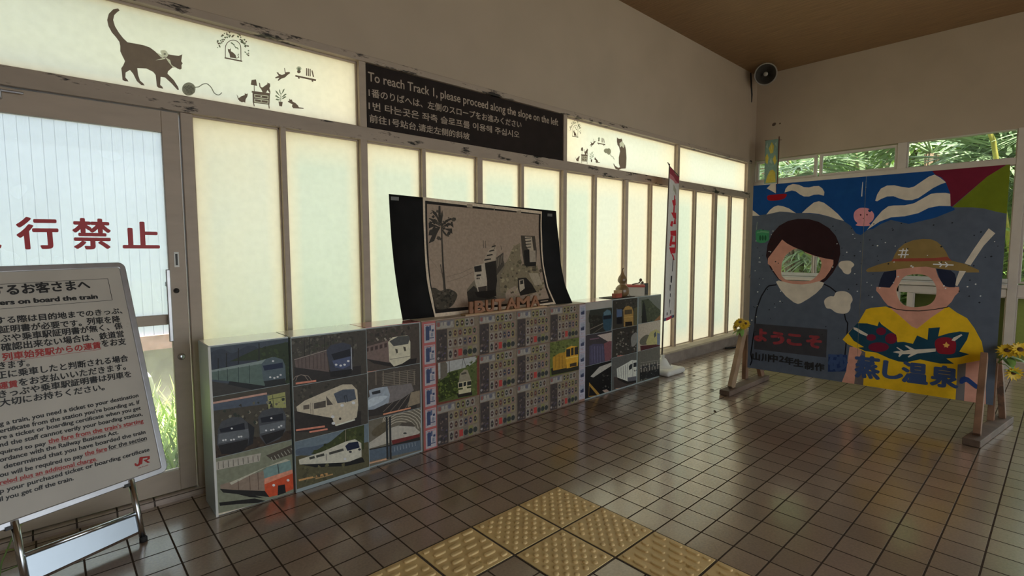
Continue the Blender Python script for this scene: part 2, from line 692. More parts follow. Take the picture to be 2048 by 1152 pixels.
def text_mesh(name, body, m, parent, fr, p0, p1, height, bold=0.0, lift=.002, xfit=True, thick=.0008):
    """lettering along p0->p1 (local plane coordinates of the baseline), cap height 'height' in metres"""
    c = bpy.data.curves.new('lettering_curve', 'FONT')
    c.body = body
    c.resolution_u = 3
    c.extrude = 0
    o = bpy.data.objects.new('lettering_tmp', c)
    COL.objects.link(o)
    dg = bpy.context.evaluated_depsgraph_get()
    e = o.evaluated_get(dg)
    tm = e.to_mesh()
    n = len(tm.vertices)
    co = np.empty(n*3)
    tm.vertices.foreach_get('co', co)
    co = co.reshape(-1, 3)
    polys = [tuple(q.vertices) for q in tm.polygons]
    e.to_mesh_clear()
    bpy.data.objects.remove(o)
    bpy.data.curves.remove(c)
    x0, x1 = co[:, 0].min(), co[:, 0].max()
    wide = any(ord(ch) > 0x2e00 for ch in body)
    p0, p1 = V(p0), V(p1)
    d = p1-p0
    L = d.length
    d.normalize()
    up = V((-d.y, d.x))
    sx = L/(x1-x0) if xfit else height/.72
    base = -0.12 if wide else 0.0
    cap = .90 if wide else .70
    sy = height/cap
    vs, fs = [], []
    # heavier strokes: the glyphs are laid over themselves a hair apart
    sh = [(0, 0)]
    if bold: sh += [(bold, 0), (-bold, 0), (0, bold*.8), (0, -bold*.8), (bold*.7, bold*.6), (-bold*.7, bold*.6), (bold*.7, -bold*.6), (-bold*.7, -bold*.6)]
    for i, (bx, by) in enumerate(sh):
        for x, y, _ in co:
            q = p0+d*((x-x0+bx)*sx)+up*((y-base+by)*sy)
            vs.append(tuple(fr.at(q.x, q.y, lift+i*2e-5)))
        fs += [tuple(k+i*n for k in q) for q in polys]
    polys = fs
    me = bpy.data.meshes.new(name)
    me.from_pydata(vs, [], polys)
    me.materials.append(m)
    me.update()
    return link_mesh(name, me, parent)



# ================================================================== THE SETTING
def struct(name, mb, m, bev=0):
    o = mb.build(name, m, None, bev)
    o['kind'] = 'structure'
    return o


YW = .38        # face of the glazed wall
XB = .925       # face of the back wall
ZC = 3.823      # ceiling
XL = -10.2      # left end of the hall (behind the camera)
YR = -6.6       # wall with the open entrance (behind the camera)

struct('floor', MB().box(XL-.1, XB, YR-3, YW+.25, -.12, 0), floor_material())
struct('ceiling', MB().box(XL-.1, XB+.1, YR-.1, YW+.1, ZC, ZC+.1), CEIL)
struct('added_roof_shade', MB().box(XL-1.5, XB+0.9, YR-1.8, YW+.2, ZC+.12, ZC+.3), WALL)  # unseen roof slab, added to shade the windows; overhang sized for the light
struct('wall_left', MB().box(XL-.1, XB+.16, YW, YW+.16, 2.60, ZC).box(.775, XB+.16, YW+.005, YW+.16, .14, 2.6).box(XL-.1, -8.3, YW, YW+.16, 0, 2.6), WALL)
struct('wall_back', MB().box(XB, XB+.16, YR, YW, 2.615, ZC).box(XB, XB+.16, YR, -5.3, 0, 2.615), WALL)
struct('wall_right', MB().box(XL, -7.4, YR-.16, YR, 0, ZC).box(-1.6, XB, YR-.16, YR, 0, ZC).box(-7.4, -1.6, YR-.16, YR, 2.9, ZC), WALL)
struct('wall_front', MB().box(XL-.16, XL, YR, YW, 0, ZC), WALL)
# head trim under the plaster (rusty), kerb, sill
hd = MB().box(-8.3, .79, YW-.018, YW+.10, 2.562, 2.605)
struct('trim_1', hd, TRIMM, .004)
struct('trim_2', MB().box(-8.3, .785, YW-.006, YW+.1, 2.062, 2.147), TRIMM, .004)
struct('baseboard_left', MB().box(-6.2, XB, .252, .52, -.01, .128), KERB, .012)
struct('trim_3', MB().hexa([(-6.2, .30, .128), (.785, .30, .128), (.785, .50, .128), (-6.2, .50, .128), (-6.2, .36, .15), (.785, .36, .15), (.785, .50, .15), (-6.2, .50, .15)]), SILL, .004)
struct('baseboard_back', MB().box(XB-.01, XB+.16, -2.46, YW, 0, .085), KERB, .004)

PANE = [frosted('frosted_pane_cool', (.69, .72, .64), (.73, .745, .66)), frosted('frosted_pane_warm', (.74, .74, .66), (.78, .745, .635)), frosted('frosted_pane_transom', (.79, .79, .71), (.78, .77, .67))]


def glazing(name, x0, x1, z0, z1, muls, post_r=.045, pane=0, warm=None):
    """one bay: frame bars and one pane mesh per light; muls = (right edge, width)"""
    f = MB()
    ed = [x0]+[q for r_, w in muls for q in (r_-w, r_)]+[x1]
    for r_, w in muls: f.box(r_-w, r_, YW+.004, YW+.075, z0, z1)
    # thin glazing beads round every light
    lights = [(ed[i], ed[i+1]) for i in range(0, len(ed), 2)]
    for a, b in lights:
        f.box(a, a+.008, YW+.03, YW+.06, z0, z1).box(b-.008, b, YW+.03, YW+.06, z0, z1)
        f.box(a, b, YW+.03, YW+.06, z0, z0+.010).box(a, b, YW+.03, YW+.06, z1-.012, z1)
    o = struct(name, f, FRAME, .002)
    for i, (a, b) in enumerate(lights):
        k = pane if warm is None else warm[i]
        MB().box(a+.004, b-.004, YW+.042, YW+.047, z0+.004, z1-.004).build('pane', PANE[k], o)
    return o


posts = MB()
for r_ in (-5.212, -3.22, -1.202): posts.box(r_-.048, r_, YW-.004, YW+.09, .14, 2.565)
posts.box(.70, .785, YW-.002, YW+.09, .14, 2.565)
posts.box(-6.268, -6.213, YW-.004, YW+.09, .0, 2.06)
struct('trim_4', posts, FRAME, .003)
ZL0, ZL1 = .146, 2.064
glazing('window_1', -6.213, -5.26, ZL0, ZL1, [(-5.732, .030)], warm=[1, 0])
glazing('window_2', -5.212, -3.268, ZL0, ZL1, [(-4.753, .030), (-4.222, .052), (-3.764, .032)], warm=[0, 0, 0, 0])
glazing('window_3', -3.22, -1.25, ZL0, ZL1, [(-2.763, .034), (-2.228, .055), (-1.766, .034)], warm=[0, 1, 1, 1])
glazing('window_4', -1.202, .70, ZL0, ZL1, [(-.761, .036), (-.202, .075), (.232, .038)], warm=[0, 1, 0, 1])
ZT0, ZT1 = 2.147, 2.563
glazing('window_5', -8.3, -5.26, ZT0, ZT1, [], pane=2)
glazing('window_6', -5.212, -3.268, ZT0, ZT1, [], pane=2)
glazing('window_7', -3.22, -1.25, ZT0, ZT1, [], pane=2)
glazing('window_8', -1.202, .70, ZT0, ZT1, [], pane=2)

# sliding door at the left
d = MB()
d.box(-6.352, -6.276, YW+.006, YW+.05, .04, 2.055)
d.box(-7.30, -7.22, YW+.006, YW+.05, .04, 2.055)
d.box(-7.22, -6.352, YW+.006, YW+.05, 1.947, 2.055)
d.box(-7.22, -6.352, YW+.006, YW+.05, .948, 1.0)
d.box(-7.22, -6.352, YW+.006, YW+.05, .04, .155)
door = struct('door_1', d, FRAME, .003)
GLD = clear_glass('hazy_door_glass', (.92, .95, .95), .30)
GLD2 = clear_glass('door_glass_low', (.94, .96, .95), .05)
MB().box(-7.22, -6.352, YW+.026, YW+.031, 1.0, 1.947).build('upper_pane', GLD, door)
MB().box(-7.22, -6.352, YW+.026, YW+.031, .155, .948).build('lower_pane', GLD2, door)
h = MB()
h.box(-6.372, -6.352, YW-.028, YW-.012, .86, 1.24)
h.box(-6.374, -6.35, YW-.016, YW+.008, .95, .975).box(-6.374, -6.35, YW-.016, YW+.008, 1.15, 1.175)
h.build('push_handle', ALU, door, .004)
MB().lathe([(0, 0), (.016, 0), (.018, .006), (.012, .012), (0, .012)], (-6.318, YW+.006, .77), axis=(0, -1, 0)).build('lock_cylinder', CHROME, door)
MB().lathe([(0, 0), (.014, 0), (.010, .016), (0, .018)], (-6.325, YW+.006, 1.125), axis=(0, -1, 0)).build('latch_knob', BLACKM, door)
MB().box(-6.328, -6.306, YW+.003, YW+.006, 1.25, 1.33).build('label_plate', WHITEP, door)
MB().box(-6.322, -6.312, YW+.002, YW+.003, 1.26, 1.32).build('label_print', BLACKM, door)
MB().box(-7.1, -6.93, YW-.03, YW+.006, 2.0, 2.035).box(-7.0, -6.86, YW-.02, YW-.01, 2.03, 2.04).build('door_closer', ALU, door, .004)
DOORF = Frame((0, YW+.025, 0), (1, 0, 0), (0, 0, 1))
for ch, xa, ya, xb, yb, ht in (('行', 38, 500, 118, 499, 61), ('禁', 149, 500, 222, 500, 59), ('止', 248, 501, 318, 501, 54), ('通', -78, 500, 2, 500, 60)):
    a, b = DOORF.loc(xa, ya), DOORF.loc(xb, yb)
    hh = DOORF.loc(xa, ya-ht)[1]-a[1]
    text_mesh('lettering', ch, REDL, door, DOORF, a, b, hh, bold=.028, lift=.002)
# second leaf, mostly outside the photo
d = MB()
d.box(-8.25, -8.17, YW+.05, YW+.09, .04, 2.055).box(-7.30, -7.24, YW+.052, YW+.09, .04, 2.055)
d.box(-8.17, -7.30, YW+.05, YW+.09, 1.947, 2.055).box(-8.17, -7.30, YW+.05, YW+.09, .04, .155)
door2 = struct('door_2', d, FRAME, .003)
MB().box(-8.17, -7.30, YW+.066, YW+.07, .155, 1.947).build('pane', GLD, door2)
# bullnose threshold tiles in front of the door
th = MB()
x = -4.761-.155*10
prev = -6.21
for i in range(13):
    a = -6.476-.155*(i-1) if i else -6.21
    b = -6.476-.155*i
    pr = [(.352, 0), (.352, .012), (.358, .024), (.37, .032), (.385, .034), (.47, .034), (.47, 0)]
    vs = [(a-.004, y, z) for y, z in pr]+[(b+.004, y, z) for y, z in pr]
    n = len(pr)
    th.add(vs, [(j, (j+1) % n, n+(j+1) % n, n+j) for j in range(n)]+[tuple(range(n))[::-1], tuple(range(n, 2*n))])
struct('trim_5', th, mat('threshold_tile', (.42, .33, .28), .4, var=.15, scale=12))
struct('trim_6', MB().box(-8.3, -6.2, .36, .47, 0, .028), mat('threshold_grout', (.10, .075, .06), .8, var=.2))

# ------------------------------------------------------------------ back wall glazing
GLB = clear_glass('window_glass', (.96, .98, .97), .02)
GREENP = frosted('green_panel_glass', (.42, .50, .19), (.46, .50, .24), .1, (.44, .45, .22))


def bwin(name, y0, y1, z0, z1, w, m=WFRAME, glass=GLB, dep=.06, gname='pane'):
    """framed light in the back wall (y0 > y1)"""
    f = MB()
    xa, xb = XB+.01, XB+.01+dep
    f.box(xa, xb, y1, y1+w, z0, z1).box(xa, xb, y0-w, y0, z0, z1)
    f.box(xa, xb, y1+w, y0-w, z0, z0+w).box(xa, xb, y1+w, y0-w, z1-w, z1)
    o = struct(name, f, m, .003)
    MB().box(XB+.035, XB+.04, y1+w, y0-w, z0+w, z1-w).build(gname, glass, o)
    return o


bp = MB()
bp.box(XB-.004, XB+.1, -1.415, -1.325, .08, 2.616)          # main post
bp.box(XB-.012, XB+.12, -2.45, -2.372, .0, 2.616)           # right post
bp.box(XB-.006, XB+.1, -2.372, YW, 2.235, 2.305)            # rail under the top lights
bp.box(XB-.06, XB+.1, -2.372, YW, .895, .935)               # sill board
bp.box(XB-.004, XB+.1, -2.372, YW, .80, .885)
bp.box(XB+.004, XB+.06, -.462, -.440, .935, 2.235)
bp.box(XB+.004, XB+.08, -1.558, -1.495, .08, .80)
bp.box(XB+.004, XB+.08, -.50, -.44, .08, .80)
struct('trim_7', bp, WFRAME, .004)
struct('trim_8', MB().box(XB-.065, XB+.0, -2.372, YW-.05, .935, .95).box(XB-.02, XB+.02, -2.372, YW, .955, 1.0), mat('grey_sill_ledge', (.55, .55, .53), .35, var=.05))
bwin('window_9', .36, -.432, 2.305, 2.60, .03)
bwin('window_10', -.468, -1.325, 2.305, 2.60, .03)
bwin('window_11', -1.415, -2.372, 2.300, 2.620, .012)
bwin('window_12', .36, -.432, .95, 2.235, .008)
bwin('window_13', -.468, -1.325, .95, 2.235, .008)
bwin('window_14', -1.415, -2.372, .95, 2.235, .01)
bwin('window_15', .36, -.44, .085, .80, .012, glass=GREENP)
bwin('window_16', -.5, -1.325, .085, .80, .012, glass=GREENP)
bwin('window_17', -1.558, -2.372, .085, .80, .012, glass=GREENP)
bwin('window_18', -2.45, -3.05, .95, 2.60, .02)
bwin('window_19', -2.45, -3.05, .085, .80, .012, glass=GREENP)
struct('trim_9', MB().box(XB-.004, XB+.1, -3.05, -2.45, .80, .935).box(XB, XB+.1, -3.15, -3.05, 0, 2.615), WFRAME, .004)
struct('wall_back_low', MB().box(XB, XB+.16, -3.05, -2.45, 0, .085), WALL)

# ------------------------------------------------------------------ outdoors
struct('ground_outdoors', MB().box(-26, 26, YW+.26, 30, -.3, -.03).box(XB+.17, 26, -22, YW+.26, -.3, -.03).box(-26, XB+.17, -24, YR-3, -.3, -.03), EARTH)
hb = MB()
rr = random.Random(4)
nx, ny = 26, 12
vs = []
for i in range(nx+1):
    for j in range(ny+1):
        y = -11+16*i/nx
        t = j/ny
        vs.append((5.2+5*t*t+rr.uniform(-.25, .25), y, -.05+7.5*t+rr.uniform(-.3, .3)))
hb.add(vs, [(i*(ny+1)+j, i*(ny+1)+j+1, (i+1)*(ny+1)+j+1, (i+1)*(ny+1)+j) for i in range(nx) for j in range(ny)], True)
struct('hillside', hb, HILLM)

# siding-clad shed seen through the door
SIDING = mat('white_siding', (.58, .68, .87), .5, var=.04, scale=3)
shed = thing('platform_shed', (-8.2, 2.5, 0), 'white grooved siding wall seen outside through the glass door', 'building')
sw = MB()
x = -10.6
while x < -5.75:
    sw.box(x, x+.065, 2.4, 2.44, .62, 3.4).box(x+.065, x+.068, 2.408, 2.44, .62, 3.4)
    x += .068
sw.box(-10.6, -5.72, 2.44, 2.6, .6, 3.4)
sw.build('siding_wall', SIDING, shed)
MB().box(-10.6, -5.7, 2.36, 2.62, .50, .62).build('base_course', mat('pinkish_stone_course', (.46, .30, .27), .8, var=.3, scale=10), shed)
MB().box(-10.6, -5.7, 2.40, 2.6, -.05, .50).build('footing', mat('shed_footing', (.44, .42, .38), .8, var=.2, scale=8), shed)
cb = MB().box(-6.0, -5.7, 1.75, 2.0, -.03, .44).hexa([(-6.5, 1.7, -.03), (-6.2, 1.7, -.03), (-6.2, 1.9, -.03), (-6.5, 1.9, -.03), (-6.42, 1.7, .42), (-6.3, 1.7, .42), (-6.3, 1.9, .42), (-6.42, 1.9, .42)])
tag(cb.build('concrete_block', mat('grey_concrete_block', (.5, .49, .45), .85, var=.2, scale=9), None, .01), 'grey concrete block standing in the grass outside the door glass', 'block')
gr = MB()
rr = random.Random(8)
for _ in range(2600):
    x, y = rr.uniform(-7.6, -5.3), rr.uniform(.75, 1.9)
    a = rr.uniform(0, 2*PI)
    gr.blade((x, y, -.05), (math.cos(a)*.45, math.sin(a)*.45, 1), (-math.sin(a), math.cos(a), 0), rr.uniform(.25, .62), rr.uniform(.008, .018), rr.uniform(.1, .5), 3)
tag(gr.build('grass', GRASS), 'tall sunlit grass growing outside behind the low door pane', 'grass', kind='stuff')


def palm_fan(mb, c, ax, up, L, n, spread, w, rnd):
    ax, up = V(ax).normalized(), V(up).normalized()
    side = ax.cross(up).normalized()
    up = side.cross(ax)
    for i in range(n):
        a = (i/(n-1)-.5)*spread
        d_ = ax*math.cos(a)+side*math.sin(a)+up*rnd.uniform(-.08, .08)
        s_ = (-ax*math.sin(a)+side*math.cos(a))
        mb.blade(V(c), d_, s_+up*rnd.uniform(-.5, .5), L*rnd.uniform(.85, 1.08), w, rnd.uniform(.1, .35), 4, .15)


def fan_palm(loc, hgt, nf, L, seed, label, tilt=1.0):
    rnd = random.Random(seed)
    t = thing('fan_palm', (loc[0], loc[1], -.03), label, 'palm', 'fan palms outside the back windows')
    MB().tube([(loc[0], loc[1], -.05), (loc[0]+.03, loc[1]-.02, hgt*.5), (loc[0], loc[1]+.02, hgt)], .1, 9, rs=[.13, .10, .09]).build('trunk', BARK, t)
    top = V((loc[0], loc[1]+.02, hgt))
    for i in range(nf):
        a = 2*PI*i/nf+rnd.uniform(-.3, .3)
        el = rnd.uniform(-.35, .8)
        dr = V((math.cos(a)*math.cos(el), math.sin(a)*math.cos(el), math.sin(el)))
        st = rnd.uniform(.3, .75)
        b = top+dr*st+V((0, 0, -.12*st))
        mb = MB().tube([top, top+dr*st*.5+V((0, 0, .02)), b], .014, 5)
        palm_fan(mb, b, dr+V((0, 0, -.3)), (0, 0, 1) if abs(dr.z) < .9 else (1, 0, 0), L, 30, 4.0, .030*L/.7, rnd)
        mb.build('frond', PALM, t)
    return t


def shrub(loc, r, h, n, seed, label, m=LEAF, lw=.09, grp='shrubs outside the back windows'):
    rnd = random.Random(seed)
    t = thing('leafy_shrub', (loc[0], loc[1], -.03), label, 'shrub', grp)
    st = MB()
    for i in range(5):
        a = rnd.uniform(0, 2*PI)
        st.tube([(loc[0], loc[1], -.05), (loc[0]+math.cos(a)*r*.3, loc[1]+math.sin(a)*r*.3, h*.5), (loc[0]+math.cos(a)*r*.7, loc[1]+math.sin(a)*r*.7, h*.9)], .03, 6)
    st.build('stem', BARK, t)
    fo = MB()
    for i in range(n):
        a = rnd.uniform(0, 2*PI)
        q = rnd.uniform(.35, 1)**.5*r
        z = rnd.uniform(.12, 1)
        q *= math.sqrt(max(.06, 1-(2*z-1)**4))
        p = V((loc[0]+math.cos(a)*q, loc[1]+math.sin(a)*q, z*h))
        d_ = V((math.cos(a)+rnd.uniform(-.7, .7), math.sin(a)+rnd.uniform(-.7, .7), rnd.uniform(-.6, .5)))
        fo.blade(p, d_, V((-d_.y, d_.x, rnd.uniform(-.4, .4))), rnd.uniform(.7, 1.4)*lw*2.2, lw*rnd.uniform(.7, 1.2), .4, 2, .12)
    fo.build('foliage', m, t)
    return t


fan_palm((2.5, .30, 0), 2.55, 13, .85, 1, 'fan palm with pale drooping fronds filling the leftmost top back window')
fan_palm((3.1, -1.35, 0), 2.75, 14, .95, 2, 'fan palm spreading behind the middle top back window')
fan_palm((2.9, -3.3, 0), 2.9, 14, .9, 3, 'fan palm seen at the right end of the top back windows')
fan_palm((2.3, -.55, 0), 1.25, 12, .8, 5, 'low fan palm seen through the left face hole of the painted board')
fan_palm((3.9, -2.35, 0), 3.2, 12, 1.0, 6, 'tall fan palm behind the right top back window')
shrub((3.6, .9, 0), 1.1, 3.6, 1500, 11, 'tall dense green shrub beyond the leftmost back window', LEAF)
shrub((4.1, -.5, 0), 1.1, 3.9, 1500, 12, 'bright green shrub beyond the second top back window', LEAFL)
shrub((4.4, -2.4, 0), 1.2, 4.1, 1700, 13, 'tall broadleaf shrub beyond the right top back window', LEAF, .11)
shrub((4.0, -4.2, 0), 1.2, 3.8, 1500, 14, 'bright shrub at the right edge beyond the back post', LEAFL)
shrub((2.0, -1.9, 0), .7, 1.2, 600, 15, 'low dark shrub under the sill of the right back window', LEAF)
shrub((2.0, .05, 0), .5, 1.6, 500, 16, 'small bright shrub seen through the left face hole', LEAFL)
shrub((1.9, -2.9, 0), .6, 1.9, 700, 17, 'bright green bush seen right of the painted board', LEAFL)
bam = MB().tube([(2.3, -1.55, 3.55), (2.6, -2.3, 2.75)], .035, 8)
bt = thing('bamboo_cane', (2.6, -2.3, 0), 'yellow leaning cane crossing the right top back window', 'cane')
MB().tube([(2.66, -2.5, -.05), (2.5, -2.05, 2.75), (2.35, -1.75, 3.6)], .028, 8).build('stalk', mat('yellow_cane', (.55, .50, .12), .45, var=.2, scale=12), bt)

# ================================================================== STORAGE BOXES COVERED WITH RAILWAY POSTERS
YB = .022
BOXF = Frame((-6.265, YB, 0), (1, 0, 0), (0, 0, 1))
KB = 1.65       # the prints are lighter than they look in this shade
B1, B2, B3 = (400, 660, 3.03), (570, 640, 3.294), (715, 630, 3.716)
B6, B7, B8 = (835, 610, 3.971), (1090, 590, 4.8), (1220, 580, 5.482)


def box_unit(x0, x1, yf, label, top, group='low storage boxes along the frosted windows', yb=.246, h=.868):
    t = thing('storage_box', ((x0+x1)/2, (yf+yb)/2, 0), label, 'storage box', group)
    MB().box(x0+.001, x1-.001, yf, yb, 0, h).build('carcass', BOXGREY, t, .003)
    MB().box(x0+.003, x1-.003, yf+.002, yb-.003, h+.0003, h+.003).build('top_sheet', top, t)
    return t


def poster(t, fr, art, x0, x1, z0, z1, yf, name='poster'):
    o = fr.o
    a0, a1 = x0-o.x, x1-o.x
    base = [(a0, z0), (a1, z0), (a1, z1), (a0, z1)]
    c = art.layers[0][1]
    art.layers.insert(0, (base, c))
    # everything must lie inside the sheet: faces outside its rectangle are dropped by the arrangement
    return art.build(name, lambda u, v: V((o.x+u, yf-.0016, v)), PRINT, t)


def mkart(frm):
    return Art(BOXF.loc, KB).frame(*frm)


# box one: green-grey, twin grey and orange trains
t1 = box_unit(-6.265, -5.882, YB, 'storage box at the left end with a green, two grey and an orange train', BOXTOPW)
MB().box(-6.266, -6.255, YB-.004, YB-.001, .0, .866).build('edge_tape', WHITEP, t1)
A = mkart(B1)
A.poly((62, 70, 80), "0,90 580,20 580,420 0,460")
A.poly((50, 56, 66), "55,150 130,115 200,140 290,95 360,120 400,250 60,260", True)
A.poly((36, 46, 26), "180,190 330,120 420,95 545,70 560,330 520,350 500,200 380,180")
A.scatter("180,190 330,120 420,95 545,70 560,330 520,350 500,200 380,180", 130, [(28, 38, 20), (50, 62, 34), (42, 52, 30)], 14, 1)
A.poly((56, 54, 52), "60,310 360,350 560,330 570,400 60,425")
A.poly((24, 25, 26), "180,305 390,335 520,320 545,352 380,375 170,330")
A.poly((84, 100, 94), "62,252 130,238 375,192 392,338 200,312 72,300")
A.poly((120, 132, 130), "62,244 360,187 440,163 440,172 375,204 64,256")
for x in (110, 165, 232, 298): A.line((48, 60, 58), "%d,%d %d,%d" % (x, 245-(x-110)*.17, x+2, 305+(x-110)*.1), 4)
A.poly((76, 88, 94), "372,205 400,175 450,162 500,178 516,215 520,300 500,345 400,345 380,290")
A.poly((22, 32, 54), "380,216 500,197 503,228 390,246")
A.poly((28, 30, 30), "385,310 516,292 515,330 495,346 400,346")
for x, y in ((425, 286), (450, 290), (470, 284), (488, 272), (442, 188)): A.ell((215, 225, 220), x, y, 7, 6, 8)
for x, y0, y1 in ((160, 140, 225), (233, 110, 205), (357, 80, 185), (110, 170, 235)): A.line((26, 28, 30), "%d,%d %d,%d" % (x, y0, x, y1), 7)
A.line((176, 138, 124), "68,414 332,376", 13)
A.line((110, 60, 50), "80,412 300,380", 4)
poster(t1, BOXF, A, -6.255, -5.885, .615, .862, YB)
A = mkart(B1)
A.poly((66, 62, 54), "0,300 600,300 600,820 0,860")
A.poly((72, 80, 92), "70,450 420,390 420,445 75,490")
A.poly((142, 142, 92), "408,398 515,375 522,470 415,482")
A.line((70, 74, 50), "418,420 515,402", 4)
A.line((70, 74, 50), "440,395 445,470", 4)
A.scatter("80,480 560,400 570,560 90,640", 120, [(92, 88, 74), (50, 46, 40), (120, 116, 100), (44, 50, 44)], 12, 2)
A.poly((56, 46, 38), "95,700 580,600 590,690 95,795")
A.scatter("95,700 580,600 590,690 95,795", 70, [(66, 54, 44), (46, 38, 32)], 16, 3)
A.poly((32, 33, 36), "250,530 330,590 320,690 285,705 285,560")
A.poly((66, 68, 72), "108,600 130,555 190,528 250,528 287,560 300,640 290,700 240,745 130,750 103,690")
A.poly((24, 26, 34), "118,600 268,562 272,602 124,622")
A.poly((90, 94, 98), "112,630 292,598 296,650 110,690")
A.poly((30, 28, 28), "110,700 292,660 288,705 240,748 130,752")
for x, y in ((140, 668), (155, 665), (188, 666), (205, 663), (235, 647), (250, 645), (192, 596)): A.ell((190, 195, 195), x, y, 7, 6, 6)
A.poly((66, 68, 72), "352,530 375,490 440,470 500,474 522,520 518,610 480,662 400,694 362,650")
A.poly((24, 26, 34), "366,532 502,504 505,546 372,562")
A.poly((92, 96, 100), "360,580 514,548 514,592 364,628")
A.poly((30, 28, 28), "370,640 514,600 500,640 400,692")
for x, y in ((400, 608), (430, 606), (445, 603), (478, 588), (492, 580), (432, 534)): A.ell((215, 220, 215), x, y, 7, 6, 6)
A.line((176, 138, 124), "78,442 405,384", 12)
A.line((176, 138, 124), "362,718 556,672", 12)
poster(t1, BOXF, A, -6.255, -5.885, .302, .612, YB)
A = mkart(B1)
A.poly((116, 118, 100), "0,600 620,600 620,1200 0,1200")
A.poly((156, 150, 138), "90,800 370,745 360,795 95,850")
for i in range(9): A.line((84, 80, 72), "%d,%d %d,%d" % (110+i*30, 800-i*5, 112+i*30, 842-i*6), 4)
A.poly((70, 64, 56), "400,760 570,690 575,745 440,790")
for i in range(7): A.line((140, 136, 124), "%d,%d %d,%d" % (430+i*20, 770-i*9, 445+i*20, 795-i*10), 5)
A.poly((32, 30, 28), "120,962 395,972 425,1012 350,1005 140,985")
A.poly((128, 112, 98), "120,940 390,850 402,975 200,968 125,962")
A.poly((168, 164, 146), "178,925 385,835 520,782 548,790 400,830 190,938")
for x in (230, 300, 350): A.line((90, 74, 64), "%d,%d %d,%d" % (x, 912-(x-230)*.4, x+4, 968), 4)
A.poly((178, 74, 46), "388,915 560,850 572,960 520,982 470,1000 420,1012 393,975")
A.poly((190, 128, 104), "390,900 558,845 560,868 390,935")
A.poly((108, 130, 126), "383,850 402,832 546,790 556,845 390,900")
A.line((52, 60, 60), "470,812 478,870", 5)
A.poly((22, 20, 20), "472,942 514,935 520,985 470,1002")
for x, y in ((446, 940), (533, 910)): A.ell((240, 225, 190), x, y, 9, 8, 8)
A.poly((28, 26, 24), "115,1045 330,1020 430,1042 220,1055 120,1065")
A.poly((28, 26, 24), "190,985 320,1000 390,1018 300,1012")
A.line((190, 180, 160), "105,1118 455,1032", 10)
poster(t1, BOXF, A, -6.255, -5.885, .004, .299, YB)

# box two
Y2 = YB-.02
t2 = box_unit(-5.880, -5.437, Y2, 'storage box with posters of a dark blue and two white express trains', BOXTOPW)
F2 = Frame((-5.88, Y2, 0), (1, 0, 0), (0, 0, 1))
A = Art(F2.loc, KB).frame(*B2)
A.poly((60, 56, 50), "0,60 560,0 560,480 0,480")
A.scatter("40,120 490,60 490,200 50,260", 150, [(74, 72, 62), (44, 42, 36), (88, 84, 74), (52, 54, 40)], 13, 5)
for x in (125, 160, 258, 300, 445): A.line((34, 32, 28), "%d,110 %d,240" % (x, x+4), 5)
A.poly((38, 34, 32), "60,310 290,330 500,300 500,400 280,410 60,400")
A.poly((92, 80, 76), "62,268 272,205 290,342 70,312")
for i in range(8): A.line((66, 56, 54), "%d,%d %d,%d" % (85+i*25, 262-i*7, 87+i*25, 312+i*2), 5)
A.line((128, 116, 110), "60,262 275,198", 6)
A.poly((54, 57, 68), "272,200 300,165 380,148 432,163 442,200 442,330 400,352 300,348 284,262")
A.poly((20, 22, 30), "304,225 426,190 432,236 322,264")
A.poly((70, 78, 104), "310,268 432,240 426,300 380,322 330,312")
A.line((150, 155, 160), "436,180 440,330", 5)
for x, y in ((336, 294), (416, 270), (366, 300), (392, 294)): A.ell((220, 224, 215), x, y, 9, 7, 8)
A.poly((22, 20, 20), "292,340 440,322 438,352 400,372 300,375")
for r_ in (0, 22): A.line((120, 108, 98), "%d,400 %d,372 %d,360 %d,368 %d,398" % (70-r_, 80-r_*.5, 105, 130+r_, 152+r_), 4)
A.line((186, 120, 100), "70,418 205,400", 12)
poster(t2, F2, A, -5.874, -5.443, .60, .862, Y2)
A = Art(F2.loc, KB).frame(*B2)
A.poly((62, 58, 52), "0,300 560,300 560,860 0,860")
A.scatter("50,440 500,400 500,500 60,560", 60, [(78, 74, 64), (48, 46, 40)], 14, 6)
A.poly((44, 40, 38), "60,600 500,600 500,720 60,740")
A.poly((172, 162, 142), "74,572 130,530 280,465 380,424 440,424 475,460 482,560 472,640 420,672 330,697 310,645 180,622 80,602")
A.poly((72, 78, 88), "320,485 380,458 456,455 468,520 430,535 345,548")
A.line((40, 42, 46), "398,545 390,500 405,498 412,540", 4)
A.poly((74, 68, 62), "190,548 268,530 268,573 190,586")
A.poly((74, 68, 62), "270,500 316,557 276,562")
A.poly((88, 80, 72), "120,562 160,556 160,585 120,590")
for x in (168, 182): A.line((120, 110, 98), "%d,545 %d,622" % (x, x+2), 4)
A.poly((40, 37, 35), "90,606 310,648 322,697 250,680 150,650")
for x, y in ((376, 562), (450, 545), (314, 637), (318, 680)): A.ell((228, 224, 210), x, y, 12, 10, 8)
A.ell((50, 44, 40), 362, 650, 9, 9, 8)
A.line((200, 192, 176), "335,694 460,656", 9)
A.line((186, 120, 100), "72,726 262,700", 12)
A.line((186, 120, 100), "160,738 280,718", 11)
poster(t2, F2, A, -5.874, -5.443, .292, .597, Y2)
A = Art(F2.loc, KB).frame(*B2)
A.poly((78, 74, 54), "0,600 560,600 560,1200 0,1200")
A.poly((96, 108, 116), "60,740 560,640 560,800 60,900")
A.poly((76, 86, 98), "80,850 200,830 300,810 300,880 80,890", True)
A.poly((54, 60, 34), "170,880 300,800 410,710 520,680 520,850 300,900")
A.scatter("170,880 300,800 410,710 520,680 520,850 300,900", 110, [(42, 48, 28), (70, 76, 44), (60, 64, 36)], 14, 7)
A.line((130, 120, 100), "398,720 398,800", 4)
A.poly((24, 23, 22), "85,948 390,935 510,905 525,935 400,962 200,970")
